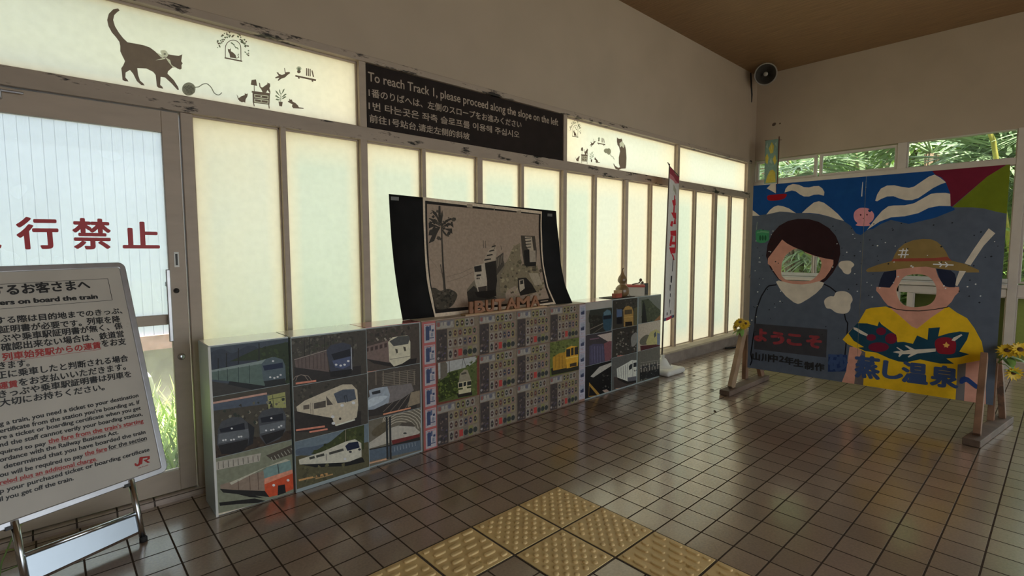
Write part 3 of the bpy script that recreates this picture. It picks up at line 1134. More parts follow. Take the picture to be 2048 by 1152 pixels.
A.poly((176, 172, 156), "90,920 250,865 400,800 460,785 502,810 504,900 430,930 390,938 95,952")
A.poly((26, 30, 50), "396,830 420,808 480,800 492,840 410,862")
for a in ((290, 880, 385), (205, 900, 258), (160, 912, 195)): A.line((60, 60, 54), "%d,%d %d,%d" % (a[0], a[1], a[2], a[1]-(a[2]-a[0])*.28), 16)
A.line((110, 108, 98), "270,880 272,925", 5)
for x, y in ((430, 868), (490, 852)): A.ell((40, 40, 44), x, y, 10, 8, 8)
A.ell((230, 230, 220), 395, 915, 9, 9, 8)
A.line((170, 130, 84), "90,1056 280,1012", 12)
A.line((150, 120, 80), "200,1045 315,1015", 8)
A.scatter("85,960 520,940 520,1060 90,1110", 60, [(88, 84, 60), (66, 64, 48)], 14, 8)
poster(t2, F2, A, -5.874, -5.443, .022, .289, Y2)

# box three
t3 = box_unit(-5.435, -5.047, YB, 'storage box with a red top and posters of bullet trains', BOXTOPR)
A = mkart(B3)
A.poly((66, 58, 52), "0,40 470,0 470,460 0,460")
A.scatter("20,110 430,80 430,160 30,220", 90, [(80, 72, 64), (46, 42, 38), (58, 54, 46)], 16, 9)
for x in (140, 200, 240): A.line((130, 122, 110), "%d,170 %d,190" % (x, x+14), 12)
A.poly((34, 30, 28), "40,310 240,350 440,320 430,370 280,390 120,360")
A.poly((104, 88, 82), "46,242 226,188 240,355 60,325")
for i in range(5): A.poly((60, 48, 46), [(62+i*34, 248-i*9), (82+i*34, 243-i*9), (82+i*34, 270-i*8), (62+i*34, 275-i*8)])
A.poly((178, 172, 150), "226,200 260,165 370,150 392,200 392,322 330,362 270,382 236,345")
A.poly((70, 70, 68), "236,195 300,160 380,152 388,172 376,215 268,232")
for x, y in ((290, 266), (350, 250)): A.poly((56, 54, 44), "%d,%d %d,%d %d,%d %d,%d" % (x-12, y-16, x+6, y-12, x+10, y+14, x-2, y+20))
A.line((60, 56, 50), "240,330 390,305", 3)
A.line((186, 120, 96), "20,432 170,414", 11)
poster(t3, BOXF, A, -5.43, -5.06, .60, .862, YB)
A = mkart(B3)
A.poly((68, 62, 56), "0,300 470,300 470,860 0,860")
for i in range(9): A.line((112, 104, 92), "%d,%d %d,%d" % (180, 440+i*12, 430, 405+i*14), 4)
for x in (75, 135, 190, 270, 310, 370, 420): A.line((110, 100, 88), "%d,415 %d,520" % (x, x+2), 7)
A.poly((48, 44, 42), "40,700 430,560 440,690 190,740 40,760")
for i in range(4): A.line((96, 88, 80), "%d,720 %d,580" % (190+i*50, 330+i*30), 5)
A.poly((106, 100, 98), "215,530 400,508 418,560 330,622 220,662 190,610")
A.poly((136, 144, 152), "38,692 42,655 90,604 84,560 130,544 220,530 240,590 232,650 120,702 60,706")
A.poly((164, 172, 178), "50,660 110,615 190,600 220,612 130,668 60,690", True)
A.poly((40, 42, 46), "104,572 168,556 170,580 110,592")
A.poly((124, 112, 94), "396,575 462,560 462,655 372,684")
A.line((200, 130, 100), "190,738 395,690", 10)
poster(t3, BOXF, A, -5.43, -5.06, .302, .597, YB)
A = mkart(B3)
A.poly((98, 92, 80), "0,600 470,600 470,1200 0,1200")
for i in range(7): A.line((158, 150, 134), [(250+i*6+90*math.cos(a/8*PI)*(1+i*.16)+70, 850-i*3-60*math.sin(a/8*PI)*(1+i*.28)) for a in range(0, 9)], 6)
A.poly((74, 68, 60), "300,830 330,800 400,795 430,825 380,850 330,850")
A.poly((84, 76, 60), "110,860 200,790 215,830 190,890 120,900", True)
A.poly((158, 152, 140), "40,980 250,838 300,822 420,830 466,870 442,890 260,942 45,1005")
A.poly((94, 42, 40), "250,932 462,882 462,905 400,940 262,965")
A.poly((40, 38, 36), "45,1004 260,962 462,905 464,930 60,1012")
A.poly((78, 88, 98), "45,1012 466,930 470,1000 50,1095")
for i in range(9): A.line((110, 118, 124), "%d,%d %d,%d" % (250+i*22, 985-i*5, 254+i*22, 1020-i*6), 6)
for x in (75, 216, 240): A.line((42, 42, 42), "%d,755 %d,1070" % (x, x+6), 15)
A.ell((50, 50, 50), 352, 878, 14, 6, 8)
A.line((180, 140, 110), "60,1108 215,1070", 11)
poster(t3, BOXF, A, -5.43, -5.06, .012, .299, YB)

# long middle row papered with collage sheets
XM0, XM1 = -5.045, -3.372
tm = thing('display_counter', ((XM0+XM1)/2, .13, 0), 'long row of boxes papered with repeated collage sheets and two train photos', 'display counter')
MB().box(XM0, XM1, YB-.004, .246, 0, .868).build('carcass', mat('counter_brown_board', (.30, .17, .12), .5, var=.15, scale=8), tm, .003)
MB().box(XM0+.002, XM1-.002, YB, .243, .8683, .871).build('top_sheet', mat('counter_top_board', (.55, .46, .36), .5, var=.12, scale=8), tm)
YM = YB-.004
FM = Frame((0, YM, 0), (1, 0, 0), (0, 0, 1))
MB().box(-5.040, -4.938, YM-.002, YM-.0005, .002, .866).build('side_strip', mat('red_card_strip', (.50, .13, .12), .45, var=.1, scale=8), tm)
MB().box(-3.458, -3.374, YM-.002, YM-.0005, .02, .86).build('side_strip', mat('mauve_card_strip', (.50, .42, .44), .45, var=.1, scale=8), tm)


def card(x0, x1, z0, z1, red):
    """small printed card: blue building photo on white"""
    A = Art(lambda a, b: (a, b), 1)
    R = lambda c, a0, a1, b0, b1: A.local([(x0+(x1-x0)*a0, z0+(z1-z0)*b0), (x0+(x1-x0)*a1, z0+(z1-z0)*b0), (x0+(x1-x0)*a1, z0+(z1-z0)*b1), (x0+(x1-x0)*a0, z0+(z1-z0)*b1)], c)
    R((.50, .46, .47) if red else (.50, .48, .54), 0, 1, 0, 1)
    R((.55, .2, .2) if red else (.36, .34, .42), .08, .92, .91, .95)
    if red:
        R((.06, .08, .16), .14, .48, .12, .84)
        R((.10, .13, .22), .48, .64, .62, .9)
        R((.06, .08, .16), .70, .90, .56, .68)
        R((.25, .27, .33), .62, .82, .30, .50)
        R((.12, .13, .2), .44, .92, .20, .26)
        R((.16, .18, .26), .20, .40, .84, .90)
    else:
        R((.36, .38, .44), .12, .88, .44, .88)
        R((.05, .06, .11), .2, .8, .40, .60)
        R((.12, .14, .2), .45, .85, .60, .66)
        R((.45, .28, .3), .12, .7, .14, .18)
        R((.3, .28, .32), .12, .8, .24, .27)
    return A.build('card', lambda u, v: V((u, YM-.0034, v)), PRINT, tm)


for i in range(6):
    card(-5.028, -4.944, .012+i*.143, .137+i*.143, True)
    card(-3.452, -3.379, .03+i*.138, .158+i*.138, False)


def collage(x0, z0, w, h):
    """one collage sheet: title strip, dark photo block and rows of small stamp-like pictures"""
    r = random.Random(21)
    A = Art(lambda a, b: (a, b), 1)

    def R(c, a0, b0, a1, b1):
        A.local([(x0+w*a0, z0+h*(1-b1)), (x0+w*a1, z0+h*(1-b1)), (x0+w*a1, z0+h*(1-b0)), (x0+w*a0, z0+h*(1-b0))], c)
    R((.25, .20, .145), 0, 0, 1, 1)
    R((.22, .20, .20), .01, .015, .40, .17)
    R((.36, .33, .28), .01, .13, .40, .20)
    for i in range(5): R(r.choice([(.14, .1, .1), (.3, .12, .1), (.16, .16, .2), (.4, .36, .3)]), .03+i*.075, .05, .085+i*.075, .15)
    R((.075, .06, .055), .01, .22, .245, .985)
    for i in range(26):
        a, b = r.uniform(.02, .2), r.uniform(.24, .92)
        R(r.choice([(.14, .11, .10), (.05, .045, .05), (.11, .09, .13), (.2, .15, .12)]), a, b, a+r.uniform(.02, .05), b+r.uniform(.02, .06))
    A.local([(x0+w*(.045+.03*math.cos(k)), z0+h*(.10+.035*math.sin(k))) for k in (0, 1, 2, 3, 4, 5)], (.36, .32, .3))
    rows = [(.02, .22), (.25, .44), (.47, .68), (.72, .97)]
    for j, (b0, b1) in enumerate(rows):
        xs = .43 if j == 0 else .265
        wd = .115
        while xs+wd < 1.0:
            cbg = r.choice([(.32, .26, .13), (.29, .24, .18), (.26, .25, .10), (.34, .30, .25), (.31, .20, .16), (.20, .17, .14)])
            R(cbg, xs, b0, xs+wd-.012, b1)
            dk = r.choice([(.06, .045, .05), (.09, .05, .045), (.05, .06, .05), (.16, .06, .05), (.05, .05, .08)])
            if j == 3 and .48 < xs < .56: R((.48, .07, .06), xs+.005, b0+.03, xs+wd-.02, b1-.05)
            elif j == 3 and xs > .6:
                A.local([(x0+w*(xs+.05+.055*math.cos(q*PI/4)), z0+h*(1-(b0+b1)/2-.01+.075*math.sin(q*PI/4))) for q in range(8)], (.05, .055, .05))
            else:
                A.local([(x0+w*(xs+.051+.036*math.cos(q*PI/4+.4)), z0+h*(1-(b0+b1)/2+(b1-b0)*.38*math.sin(q*PI/4+.4))) for q in range(8)], dk)
                R(r.choice([(.3, .2, .12), (.2, .22, .14), (.36, .3, .26)]), xs+.03, (b0+b1)/2-.02, xs+.072, (b0+b1)/2+.015)
            xs += wd
    R((.16, .11, .085), 0, .985, 1, 1)
    return A.build('collage_sheet', lambda u, v: V((u, YM-.0034, v)), PRINT, tm)


CW, CHh = .370, .288
for i in range(4):
    for j in range(3):
        x0 = -4.936+i*CW
        z0 = .004+(2-j)*CHh
        if (i, j) in ((0, 1), (3, 1)): continue
        collage(x0, z0, CW-.003, CHh-.003)
A = Art(FM.loc, KB).frame(*B6)
A.poly((96, 54, 44), "100,350 520,300 520,900 100,900")
A.poly((72, 80, 44), "160,445 468,400 470,715 165,775")
A.poly((146, 146, 142), "160,445 466,402 466,440 400,490 250,530 165,590")
A.poly((44, 52, 24), "160,610 240,540 320,520 330,700 165,770")
A.scatter("160,610 240,540 320,520 330,740 165,770", 110, [(60, 70, 28), (80, 90, 40), (34, 40, 18)], 13, 31)
A.scatter("380,480 468,410 470,700 420,700", 70, [(62, 72, 34), (48, 58, 28), (84, 92, 50)], 12, 32)
A.poly((90, 84, 74), "178,460 190,440 215,440 235,470 235,560 180,600")
A.line((50, 46, 40), "250,440 252,530", 4)
A.line((60, 60, 54), "362,420 350,500", 3)
A.line((60, 60, 54), "362,420 385,500", 3)
A.poly((34, 30, 26), "315,700 430,680 432,715 318,735")
A.poly((124, 116, 98), "335,545 370,512 395,515 425,600 325,615")
A.poly((70, 66, 56), "345,540 385,530 388,545 345,555")
A.poly((168, 160, 130), "318,615 425,597 422,690 325,708")
for a in ((325, 622, 355), (363, 614, 384), (392, 608, 424)): A.poly((30, 32, 30), [(a[0], a[1]), (a[2], a[1]-6), (a[2], a[1]+26), (a[0], a[1]+32)])
A.line((54, 60, 34), "322,668 358,662", 14)
A.line((54, 60, 34), "390,655 424,650", 14)
A.layers.insert(0, ([(-4.936, .292), (-4.569, .292), (-4.569, .578), (-4.936, .578)], A.layers[0][1]))
A.build('train_photo', lambda u, v: V((u, YM-.0034, v)), PRINT, tm)
A = Art(FM.loc, KB).frame(*B7)
A.poly((84, 90, 46), "0,380 400,380 400,800 0,800")
A.scatter("40,440 355,400 350,560 50,720", 150, [(72, 80, 38), (98, 104, 58), (60, 66, 32)], 13, 33)
A.poly((34, 32, 24), "55,705 350,640 350,710 60,770")
A.poly((150, 112, 40), "70,600 130,560 200,545 200,700 75,725")
for i in range(3): A.line((110, 82, 30), "%d,580 %d,700" % (100+i*32, 100+i*32), 5)
A.poly((178, 134, 44), "190,545 205,510 250,488 312,495 318,530 312,680 205,705")
for a in ((200, 522, 240), (247, 510, 272), (280, 502, 316)): A.poly((32, 30, 28), [(a[0], a[1]), (a[2], a[1]-8), (a[2], a[1]+66), (a[0], a[1]+72)])
A.poly((50, 40, 26), "235,660 300,645 300,680 235,690")
A.line((210, 180, 110), "195,610 315,585", 4)
A.layers.insert(0, ([(-3.826, .292), (-3.462, .292), (-3.462, .578), (-3.826, .578)], A.layers[0][1]))
A.build('train_photo', lambda u, v: V((u, YM-.0034, v)), PRINT, tm)

# three boxes at the right end
t7 = box_unit(-3.370, -2.982, YB, 'storage box with a pink top and posters of a blue and a violet train', BOXTOPP)
A = mkart(B7)
A.poly((96, 92, 84), "400,60 700,40 700,420 400,420")
A.poly((46, 48, 42), "430,150 500,98 570,92 640,128 670,165 560,260 430,280", True)
A.poly((38, 36, 32), "425,190 545,200 600,290 660,330 660,380 430,400")
A.scatter("425,190 545,200 560,290 430,300", 40, [(52, 52, 44), (34, 34, 28)], 14, 41)
A.line((104, 96, 84), "430,330 560,270", 8)
A.line((84, 78, 68), "430,390 560,300", 6)
A.poly((44, 66, 78), "552,215 562,165 595,138 630,148 642,200 636,340 600,372 560,320")
A.poly((78, 100, 108), "560,170 595,142 628,152 632,186 566,196")
A.poly((24, 28, 34), "558,202 634,192 634,226 560,236")
A.line((120, 112, 100), "632,350 655,250", 6)
poster(t7, BOXF, A, -3.366, -2.986, .585, .80, YB)
A = mkart(B7)
A.poly((52, 46, 48), "400,300 700,300 700,800 400,800")
A.poly((156, 142, 132), "500,386 660,355 665,440 600,445")
A.poly((96, 76, 84), "430,420 520,408 520,418 430,432")
A.poly((62, 58, 76), "425,492 460,470 560,468 585,640 425,682")
for i in range(5): A.line((90, 86, 108), "%d,490 %d,650" % (448+i*26, 452+i*26), 4)
A.poly((104, 66, 70), "564,466 620,440 655,450 660,560 602,655 574,640")
A.poly((120, 90, 66), "600,660 664,590 664,640 620,680")
poster(t7, BOXF, A, -3.366, -2.986, .305, .582, YB)
A = mkart(B7)
A.poly((20, 19, 19), "400,600 700,600 700,1100 400,1100")
A.poly((150, 146, 136), "435,782 520,690 655,640 648,672 525,750 462,792")
A.poly((140, 108, 50), "422,838 538,968 418,978")
A.poly((22, 20, 20), "424,870 500,962 420,970")
A.scatter("540,760 650,720 650,900 560,930", 26, [(60, 58, 54), (100, 96, 88)], 8, 43)
A.poly((140, 120, 108), "548,915 590,905 640,940 600,960")
poster(t7, BOXF, A, -3.366, -2.986, .012, .302, YB)
MB().box(-3.366, -2.986, YB-.002, YB-.0005, .803, .866).build('header_strip', mat('grey_header_paper', (.42, .39, .34), .4, var=.1), t7)

t8 = box_unit(-2.980, -2.562, YB, 'storage box with a yellow tram, a dark station and a white train on posters', BOXTOPW)
A = mkart(B8)
A.poly((50, 47, 42), "0,60 400,40 400,520 0,520")
A.scatter("70,120 335,90 335,220 70,240", 60, [(66, 62, 54), (36, 34, 30), (84, 80, 70)], 12, 44)
A.poly((70, 84, 108), "72,212 130,210 130,370 72,365")
A.poly((20, 20, 24), "72,300 132,290 132,370 72,372")
A.poly((138, 110, 62), "146,215 165,185 200,172 240,190 256,240 256,392 150,402")
A.poly((70, 60, 44), "158,220 240,212 242,260 158,270")
A.line((176, 146, 90), "150,300 252,290", 5)
A.poly((26, 22, 20), "165,350 240,345 245,390 165,398")
A.poly((76, 72, 50), "262,200 320,180 320,380 262,390")
A.line((108, 84, 66), "70,440 335,385", 14)
poster(t8, BOXF, A, -2.977, -2.575, .592, .862, YB)
A = mkart(B8)
A.poly((46, 43, 39), "0,300 400,300 400,800 0,800")
A.scatter("65,460 320,420 310,700 60,720", 130, [(70, 66, 60), (30, 28, 26), (96, 92, 84), (56, 44, 40), (120, 116, 104)], 11, 45)
A.poly((112, 110, 104), "230,520 270,470 295,480 290,580 240,620", True)
A.line((170, 100, 86), "78,724 152,718", 9)
poster(t8, BOXF, A, -2.977, -2.575, .322, .589, YB)
A = mkart(B8)
A.poly((78, 78, 74), "0,650 400,650 400,1200 0,1200")
A.poly((58, 50, 46), "40,950 320,990 320,1090 40,1090")
A.poly((24, 22, 22), "80,955 190,1000 310,985 310,1000 190,1032 85,985")
A.poly((176, 176, 164), "72,862 200,790 235,768 312,770 314,985 192,1000 78,958")
for i in range(5): A.line((112, 112, 106), "%d,%d %d,%d" % (95+i*24, 858-i*11, 97+i*24, 955+i*7), 5)
A.poly((34, 36, 38), "205,835 222,815 244,808 240,860 208,880")
A.poly((34, 36, 38), "256,800 304,790 304,838 256,846")
A.line((90, 90, 86), "248,780 248,990", 4)
for x, y in ((270, 885), (290, 880)): A.ell((60, 60, 60), x, y, 8, 8, 8)
A.poly((80, 80, 84), "190,960 312,940 312,985 192,1005")
A.line((150, 116, 92), "60,1080 150,1076", 10)
poster(t8, BOXF, A, -2.977, -2.575, .012, .319, YB)

t9 = box_unit(-2.560, -2.145, YB, 'storage box at the right end next to the banner base', BOXTOPW)
A = mkart(B8)
A.poly((92, 94, 86), "300,40 700,40 700,500 300,500")
A.poly((58, 62, 46), "345,110 420,95 470,150 560,230 560,280 430,395 345,400")
A.scatter("345,110 420,95 470,150 560,230 560,280 430,395 345,400", 90, [(48, 52, 38), (72, 76, 56), (40, 44, 32)], 13, 46)
A.poly((26, 26, 24), "345,395 355,170 368,118 385,180 410,390")
A.poly((112, 82, 54), "420,396 562,262 575,330 480,392")
poster(t9, BOXF, A, -2.556, -2.149, .60, .862, YB)
A = mkart(B8)
A.poly((150, 140, 124), "300,300 700,300 700,800 300,800")
A.poly((84, 82, 70), "330,545 400,490 450,520 420,590 335,600", True)
A.poly((146, 140, 94), "392,575 440,462 505,428 558,470 558,605 410,615")
A.poly((60, 66, 70), "480,480 500,452 505,500 485,525")
A.poly((96, 104, 116), "515,470 556,480 556,600 515,605")
A.poly((64, 32, 34), "330,612 500,596 556,606 556,660 335,684")
A.line((180, 172, 150), "340,684 400,676", 8)
poster(t9, BOXF, A, -2.556, -2.149, .325, .597, YB)
A = mkart(B8)
A.poly((84, 82, 74), "300,600 700,600 700,1200 300,1200")
A.poly((54, 52, 48), "325,850 550,800 548,960 325,1000")
for i in range(7): A.line((156, 152, 140), "%d,%d %d,%d" % (340+i*30, 820-i*6, 344+i*30, 990-i*10), 5)
A.line((150, 146, 136), "330,862 545,815", 6)
A.line((120, 116, 106), "330,800 550,765", 5)
for i in range(4): A.poly((40, 40, 42), [(346+i*45, 836-i*8), (376+i*45, 830-i*8), (376+i*45, 855-i*8), (346+i*45, 862-i*8)])
A.poly((24, 24, 26), "325,905 545,860 545,940 325,985")
A.scatter("325,905 545,860 545,940 325,985", 30, [(80, 80, 78), (44, 44, 46)], 9, 47)
A.line((170, 160, 140), "330,1010 545,960", 9)
poster(t9, BOXF, A, -2.556, -2.149, .012, .322, YB)

# ================================================================== CURVED PHOTO PANEL ON THE COUNTER
PL = [(.872, .155), (.954, .182), (1.069, .216), (1.235, .254), (1.403, .281), (1.571, .296), (1.72, .305)]
PR = [(.872, .085), (.938, .125), (1.023, .172), (1.198, .221), (1.418, .248), (1.55, .27), (1.72, .286)]
PX0, PX1 = -5.10, -3.47


def interp(t, x):
    for (a, b), (c, d) in zip(t, t[1:]):
        if x <= c or (c, d) == t[-1]: return b+(d-b)*(x-a)/(c-a)


def panel_pt(a, z, off=0.0):
    return V((PX0+(PX1-PX0)*a, interp(PL, z)*(1-a)+interp(PR, z)*a-off, z))


def panel_loc(x, y):
    yy = .2
    for _ in range(25):
        p = on_plane(x, y, (0, yy, 0), V((0, 1, 0)))
        a = (p.x-PX0)/(PX1-PX0)
        yy = panel_pt(a, p.z, .008).y
    return (a, p.z)


pd = thing('photo_panel', (-4.3, .12, .872), 'curved black card panel with a monochrome train photo, leaning on the frosted window', 'display panel')
mb = MB()
n = 22
for side, off in ((0, 0.0), (1, -.006)):
    vs = []
    for i in range(n+1):
        for a in (0, .25, .5, .75, 1):
            zt = 1.712*(1-a)+1.675*a
            vs.append(panel_pt(a, .872+(zt-.872)*i/n, off))
    fs = [(i*5+k, i*5+k+1, i*5+k+6, i*5+k+5) for i in range(n) for k in range(4)]
    mb.add(vs, fs if side == 0 else [f[::-1] for f in fs], True)
m0 = (n+1)*5
edge = [i*5 for i in range(n+1)]
edge2 = [i*5+4 for i in range(n+1)]
bot, top = list(range(5)), [n*5+k for k in range(5)]
for e in (edge, edge2, bot, top):
    for a, b in zip(e, e[1:]):
        mb.f.append((a, b, b+m0, a+m0))
        mb.sm.append(False)
mb.build('backing_card', PANELBK, pd)
A = Art(panel_loc, 1.9).frame(760, 370, 3.971)
A.poly((172, 158, 138), "340,95 1286,210 1284,350 1290,520 1312,700 1345,830 1397,945 1000,985 436,1052 400,900 372,750 350,420")
A.poly((26, 23, 21), "358,124 1277,230 1275,360 1280,520 1303,700 1338,840 1378,930 1000,962 440,1020 420,900 395,780 372,560")
A.poly((128, 113, 98), "374,150 1263,236 1261,400 1270,540 1290,700 1325,850 1345,905 1000,945 455,985 430,900 404,780 386,560")
A.poly((58, 54, 46), "405,825 440,818 480,840 540,825 600,850 612,890 560,970 455,984 425,900", True)
A.scatter("405,825 540,825 612,890 560,970 455,984 425,900", 60, [(40, 38, 32), (76, 70, 60)], 15, 51)
A.poly((48, 44, 38), "484,300 494,300 508,640 526,850 506,850 494,640")
A.line((60, 55, 48), "480,630 500,740 515,845", 7)
for t_ in ("465,165 480,165 486,290 478,330 462,240", "478,330 440,230 405,200 430,205 470,270", "478,330 430,300 385,265 395,262 450,280", "478,335 420,310 386,300 388,345 430,330 470,345",
           "482,330 455,380 430,445 385,465 400,430 430,360", "478,340 445,400 385,400 392,360 440,340", "486,330 500,240 495,200 480,240", "486,330 520,280 560,262 585,270 545,285", "486,335 540,300 580,310 584,340 560,320 520,330", "488,340 530,345 572,345 575,390 545,365", "488,340 520,380 545,412 525,405 500,380", "486,330 450,260 412,215 445,215 480,290"):
    A.poly((44, 41, 36), t_)
A.scatter("400,190 590,260 580,420 390,460 390,260", 46, [(44, 41, 36), (60, 56, 48)], 18, 52)
A.line((90, 82, 72), "530,730 640,700 740,655", 2.5)
A.line((90, 82, 72), "530,772 650,735 740,690", 2.5)
A.line((96, 88, 76), "385,570 440,640 500,720", 2)
A.poly((96, 88, 74), "690,830 760,740 930,600 1000,620 1000,900 880,935 700,935")
A.poly((40, 37, 33), "690,850 745,800 800,850 880,870 930,900 700,930")
A.scatter("1040,480 1110,450 1120,600 1260,620 1330,860 1000,930 940,800 990,640", 170, [(116, 106, 84), (90, 84, 66), (70, 64, 52), (140, 128, 104)], 15, 53)
A.poly((104, 95, 76), "1010,600 1060,490 1110,460 1120,640 1250,640 1300,820 1180,880 1080,800 960,860 950,760")
A.scatter("1010,600 1060,490 1110,460 1120,640 1250,640 1300,820 1180,880 960,860 950,760", 130, [(128, 118, 94), (84, 78, 60), (66, 60, 48)], 14, 54)
A.poly((60, 55, 48), "918,580 980,535 986,640 925,720")
for i in range(5): A.line((120, 110, 96), "%d,%d %d,%d" % (928+i*12, 585-i*8, 932+i*12, 660-i*14), 3)
A.poly((138, 126, 110), "820,600 860,520 905,480 925,520 920,600 830,640")
for i in range(4): A.poly((40, 37, 33), [(830+i*20, 590-i*35), (880+i*12, 582-i*35), (885+i*12, 592-i*35), (826+i*20, 602-i*35)])
A.poly((34, 31, 28), "830,620 920,600 930,760 920,850 850,860")
A.poly((148, 138, 122), "745,645 832,620 850,760 850,840 778,850 752,760")
A.poly((34, 32, 30), "747,648 805,636 808,686 752,692")
A.poly((34, 32, 30), "766,712 802,708 802,722 766,728")
A.poly((50, 44, 40), "778,812 848,800 848,838 785,848")
for x in (772, 786): A.ell((34, 32, 30), x, 742, 6, 9, 6)
A.poly((26, 24, 22), "752,850 920,830 925,880 860,900 770,890")
for x in (820, 836, 905, 960): A.line((54, 50, 44), "%d,%d %d,%d" % (x, 440+(x-820)*.3, x+4, 500+(x-820)*.1), 4)
A.poly((58, 53, 46), "1118,400 1230,405 1245,520 1240,650 1145,640 1125,500")
A.poly((142, 131, 114), "1150,410 1205,412 1220,520 1180,520 1160,480")
for i in range(4): A.line((46, 42, 38), "1150,%d 1200,%d" % (425+i*24, 420+i*24), 7)
A.poly((128, 118, 104), "1180,520 1236,520 1238,610 1190,620")
A.poly((30, 28, 26), "1142,520 1186,510 1190,630 1150,640")
A.poly((30, 28, 26), "1145,615 1240,610 1240,640 1160,650")
A.poly((132, 122, 104), "1180,700 1255,700 1290,790 1230,800")
A.poly((32, 30, 27), "1095,740 1160,735 1210,790 1245,850 1115,880 1095,820")
A.poly((146, 136, 118), "1105,755 1140,748 1150,820 1112,850")
A.poly((40, 38, 34), "1112,760 1136,755 1138,785 1114,790")
A.poly((30, 27, 24), "1255,912 1345,900 1375,930 1265,945")
A.line((140, 128, 110), "1275,925 1335,918", 6)
for k in range(3): A.poly((128, 116, 100), [(690+k*215, 150+k*25), (735+k*215-k*40, 156+k*25), (735+k*215-k*40, 182+k*25), (690+k*215, 176+k*25)])
A.grid = [((-.02, .872+.03*i), (1.02, .872+.03*i)) for i in range(1, 28)]
A.build('monochrome_photo', lambda a, z: panel_pt(a, z, .008), PRINT, pd)
for x, y in ((790, 397), (1100, 430)):
    a, z = panel_loc(x, y)
    q = panel_pt(a, z, .004)
    MB().box(q.x-.03, q.x+.03, q.y-.003, q.y, q.z-.012, q.z+.012).build('clear_tape', mat('grey_tape', (.16, .16, .15), .3), pd)

# wooden letters standing in front of the photo
lt = thing('letter_row', (-4.3, .05, .871), 'row of cut-out wooden letters spelling IBUTAMA on a thin plank', 'letter sign')
MB().box(-4.685, -3.86, .018, .075, .8715, .884).build('plank', WOODLT, lt, .002)
LTF = Frame((0, .034, .884), (1, 0, 0), (0, 0, 1))
LW = mat('reddish_letter_wood', (.33, .15, .075), .55, var=.2, scale=14)
for ch, xa, xb in (('I', 712, 738), ('B', 757, 828), ('U', 845, 905), ('T', 916, 990), ('A', 1008, 1086), ('M', 1092, 1186), ('A', 1200, 1270)):
    f = lambda x: LTF.loc(760+x/3.971, 370+(1035-(x-705)*.088)/3.971)[0]
    o = text_mesh('letter', ch, LW, lt, LTF, (f(xa), .001), (f(xb), .001), .086, bold=0 if ch == 'I' else .03, lift=0)
    sd = o.modifiers.new('solid', 'SOLIDIFY')
    sd.thickness = .014
    sd.offset = -1

# ================================================================== GOURD, MAT, RED-LID BOX, TWIG
H = .8715
mt = tag(MB().box(-2.955, -2.60, .03, .20, H, H+.005).build('dark_mat', mat('dark_woven_mat', (.03, .025, .02), .8, var=.3, scale=40), None, .002), 'flat dark mat under the gourd on the storage boxes', 'mat')
gd = thing('gourd_ornament', (-2.72, .10, H+.005), 'brown bottle gourd standing on the dark mat', 'gourd')
GO = mat('gourd_skin', (.22, .135, .06), .4, var=.3, scale=9, coat=.3)
MB().lathe([(0, 0), (.035, .001), (.058, .02), (.067, .05), (.062, .082), (.045, .105), (.026, .117), (.022, .122), (.03, .13), (.043, .148), (.045, .165), (.036, .19), (.02, .214), (.010, .238), (.007, .255), (0, .256)], (-2.72, .10, H+.005), 26).build('body', GO, gd)
MB().tube([(-2.72, .10, H+.255), (-2.716, .10, H+.272), (-2.705, .10, H+.28)], .006, 7).build('stem', DARKWOOD, gd)
MB().lathe([(.023, .120), (.026, .123), (.023, .127)], (-2.72, .10, H+.005), 20).tube([(-2.70, .078, H+.125), (-2.692, .05, H+.07), (-2.69, .036, H+.012)], .0025, 5).build('cord', mat('pale_cord', (.4, .32, .22), .8), gd)
st = thing('stepped_block', (-2.83, .075, H+.005), 'small stepped red wooden block left of the gourd', 'wooden block')
RB = mat('red_lacquer_wood', (.38, .085, .05), .45, var=.2, scale=12)
MB().box(-2.885, -2.79, .05, .10, H+.005, H+.045).build('lower_step', RB, st, .002)
MB().box(-2.86, -2.79, .052, .098, H+.045, H+.075).build('upper_step', WOODLT, st, .002)
bx = thing('lidded_box', (-2.47, .10, H), 'white paper box with a red lid beside the gourd', 'box')
bo, bu, bv = V((-2.47, .105, H)), V((.80, .60, 0)), V((-.60, .80, 0))
CREAM = mat('cream_box_card', (.62, .57, .47), .6, var=.06)
MB().obox(bo, bu, bv, (0, 0, 1), -.075, .075, -.075, .10, 0, .088).build('body', CREAM, bx, .003)
MB().obox(bo, bu, bv, (0, 0, 1), -.079, .079, -.079, .104, .088, .108).build('lid', mat('red_box_lid', (.55, .10, .08), .5, var=.1), bx, .003)
MB().tube([bo+bu*-.03+bv*-.081+V((0, 0, .10)), bo+bu*-.035+bv*-.083+V((0, 0, .05)), bo+bu*-.01+bv*-.082+V((0, 0, .004))], .0025, 5).build('string', BLACKM, bx)
tag(MB().box(-2.345, -2.225, .125, .145, H, H+.112).build('black_frame', BLACKM, None, .003), 'small black frame standing behind the red-lid box', 'frame')
tw = thing('dried_twig', (-2.46, .11, H+.108), 'dark dried twig lying on the red box lid', 'twig')
MB().tube([(-2.56, .09, H+.116), (-2.50, .10, H+.119), (-2.44, .105, H+.121), (-2.37, .115, H+.145)], .006, 7).tube([(-2.47, .10, H+.119), (-2.41, .10, H+.122), (-2.36, .11, H+.119)], .004, 6).build('branch', DARKWOOD, tw)
MB().lathe([(0, -.016), (.013, -.008), (.016, .002), (.010, .014), (0, .018)], (-2.385, .113, H+.150), 12).build('seed_pod', DARKWOOD, tw)
MB().lathe([(0, -.014), (.012, -.006), (.014, .004), (0, .014)], (-2.36, .108, H+.126), 12).build('seed_pod', DARKWOOD, tw)

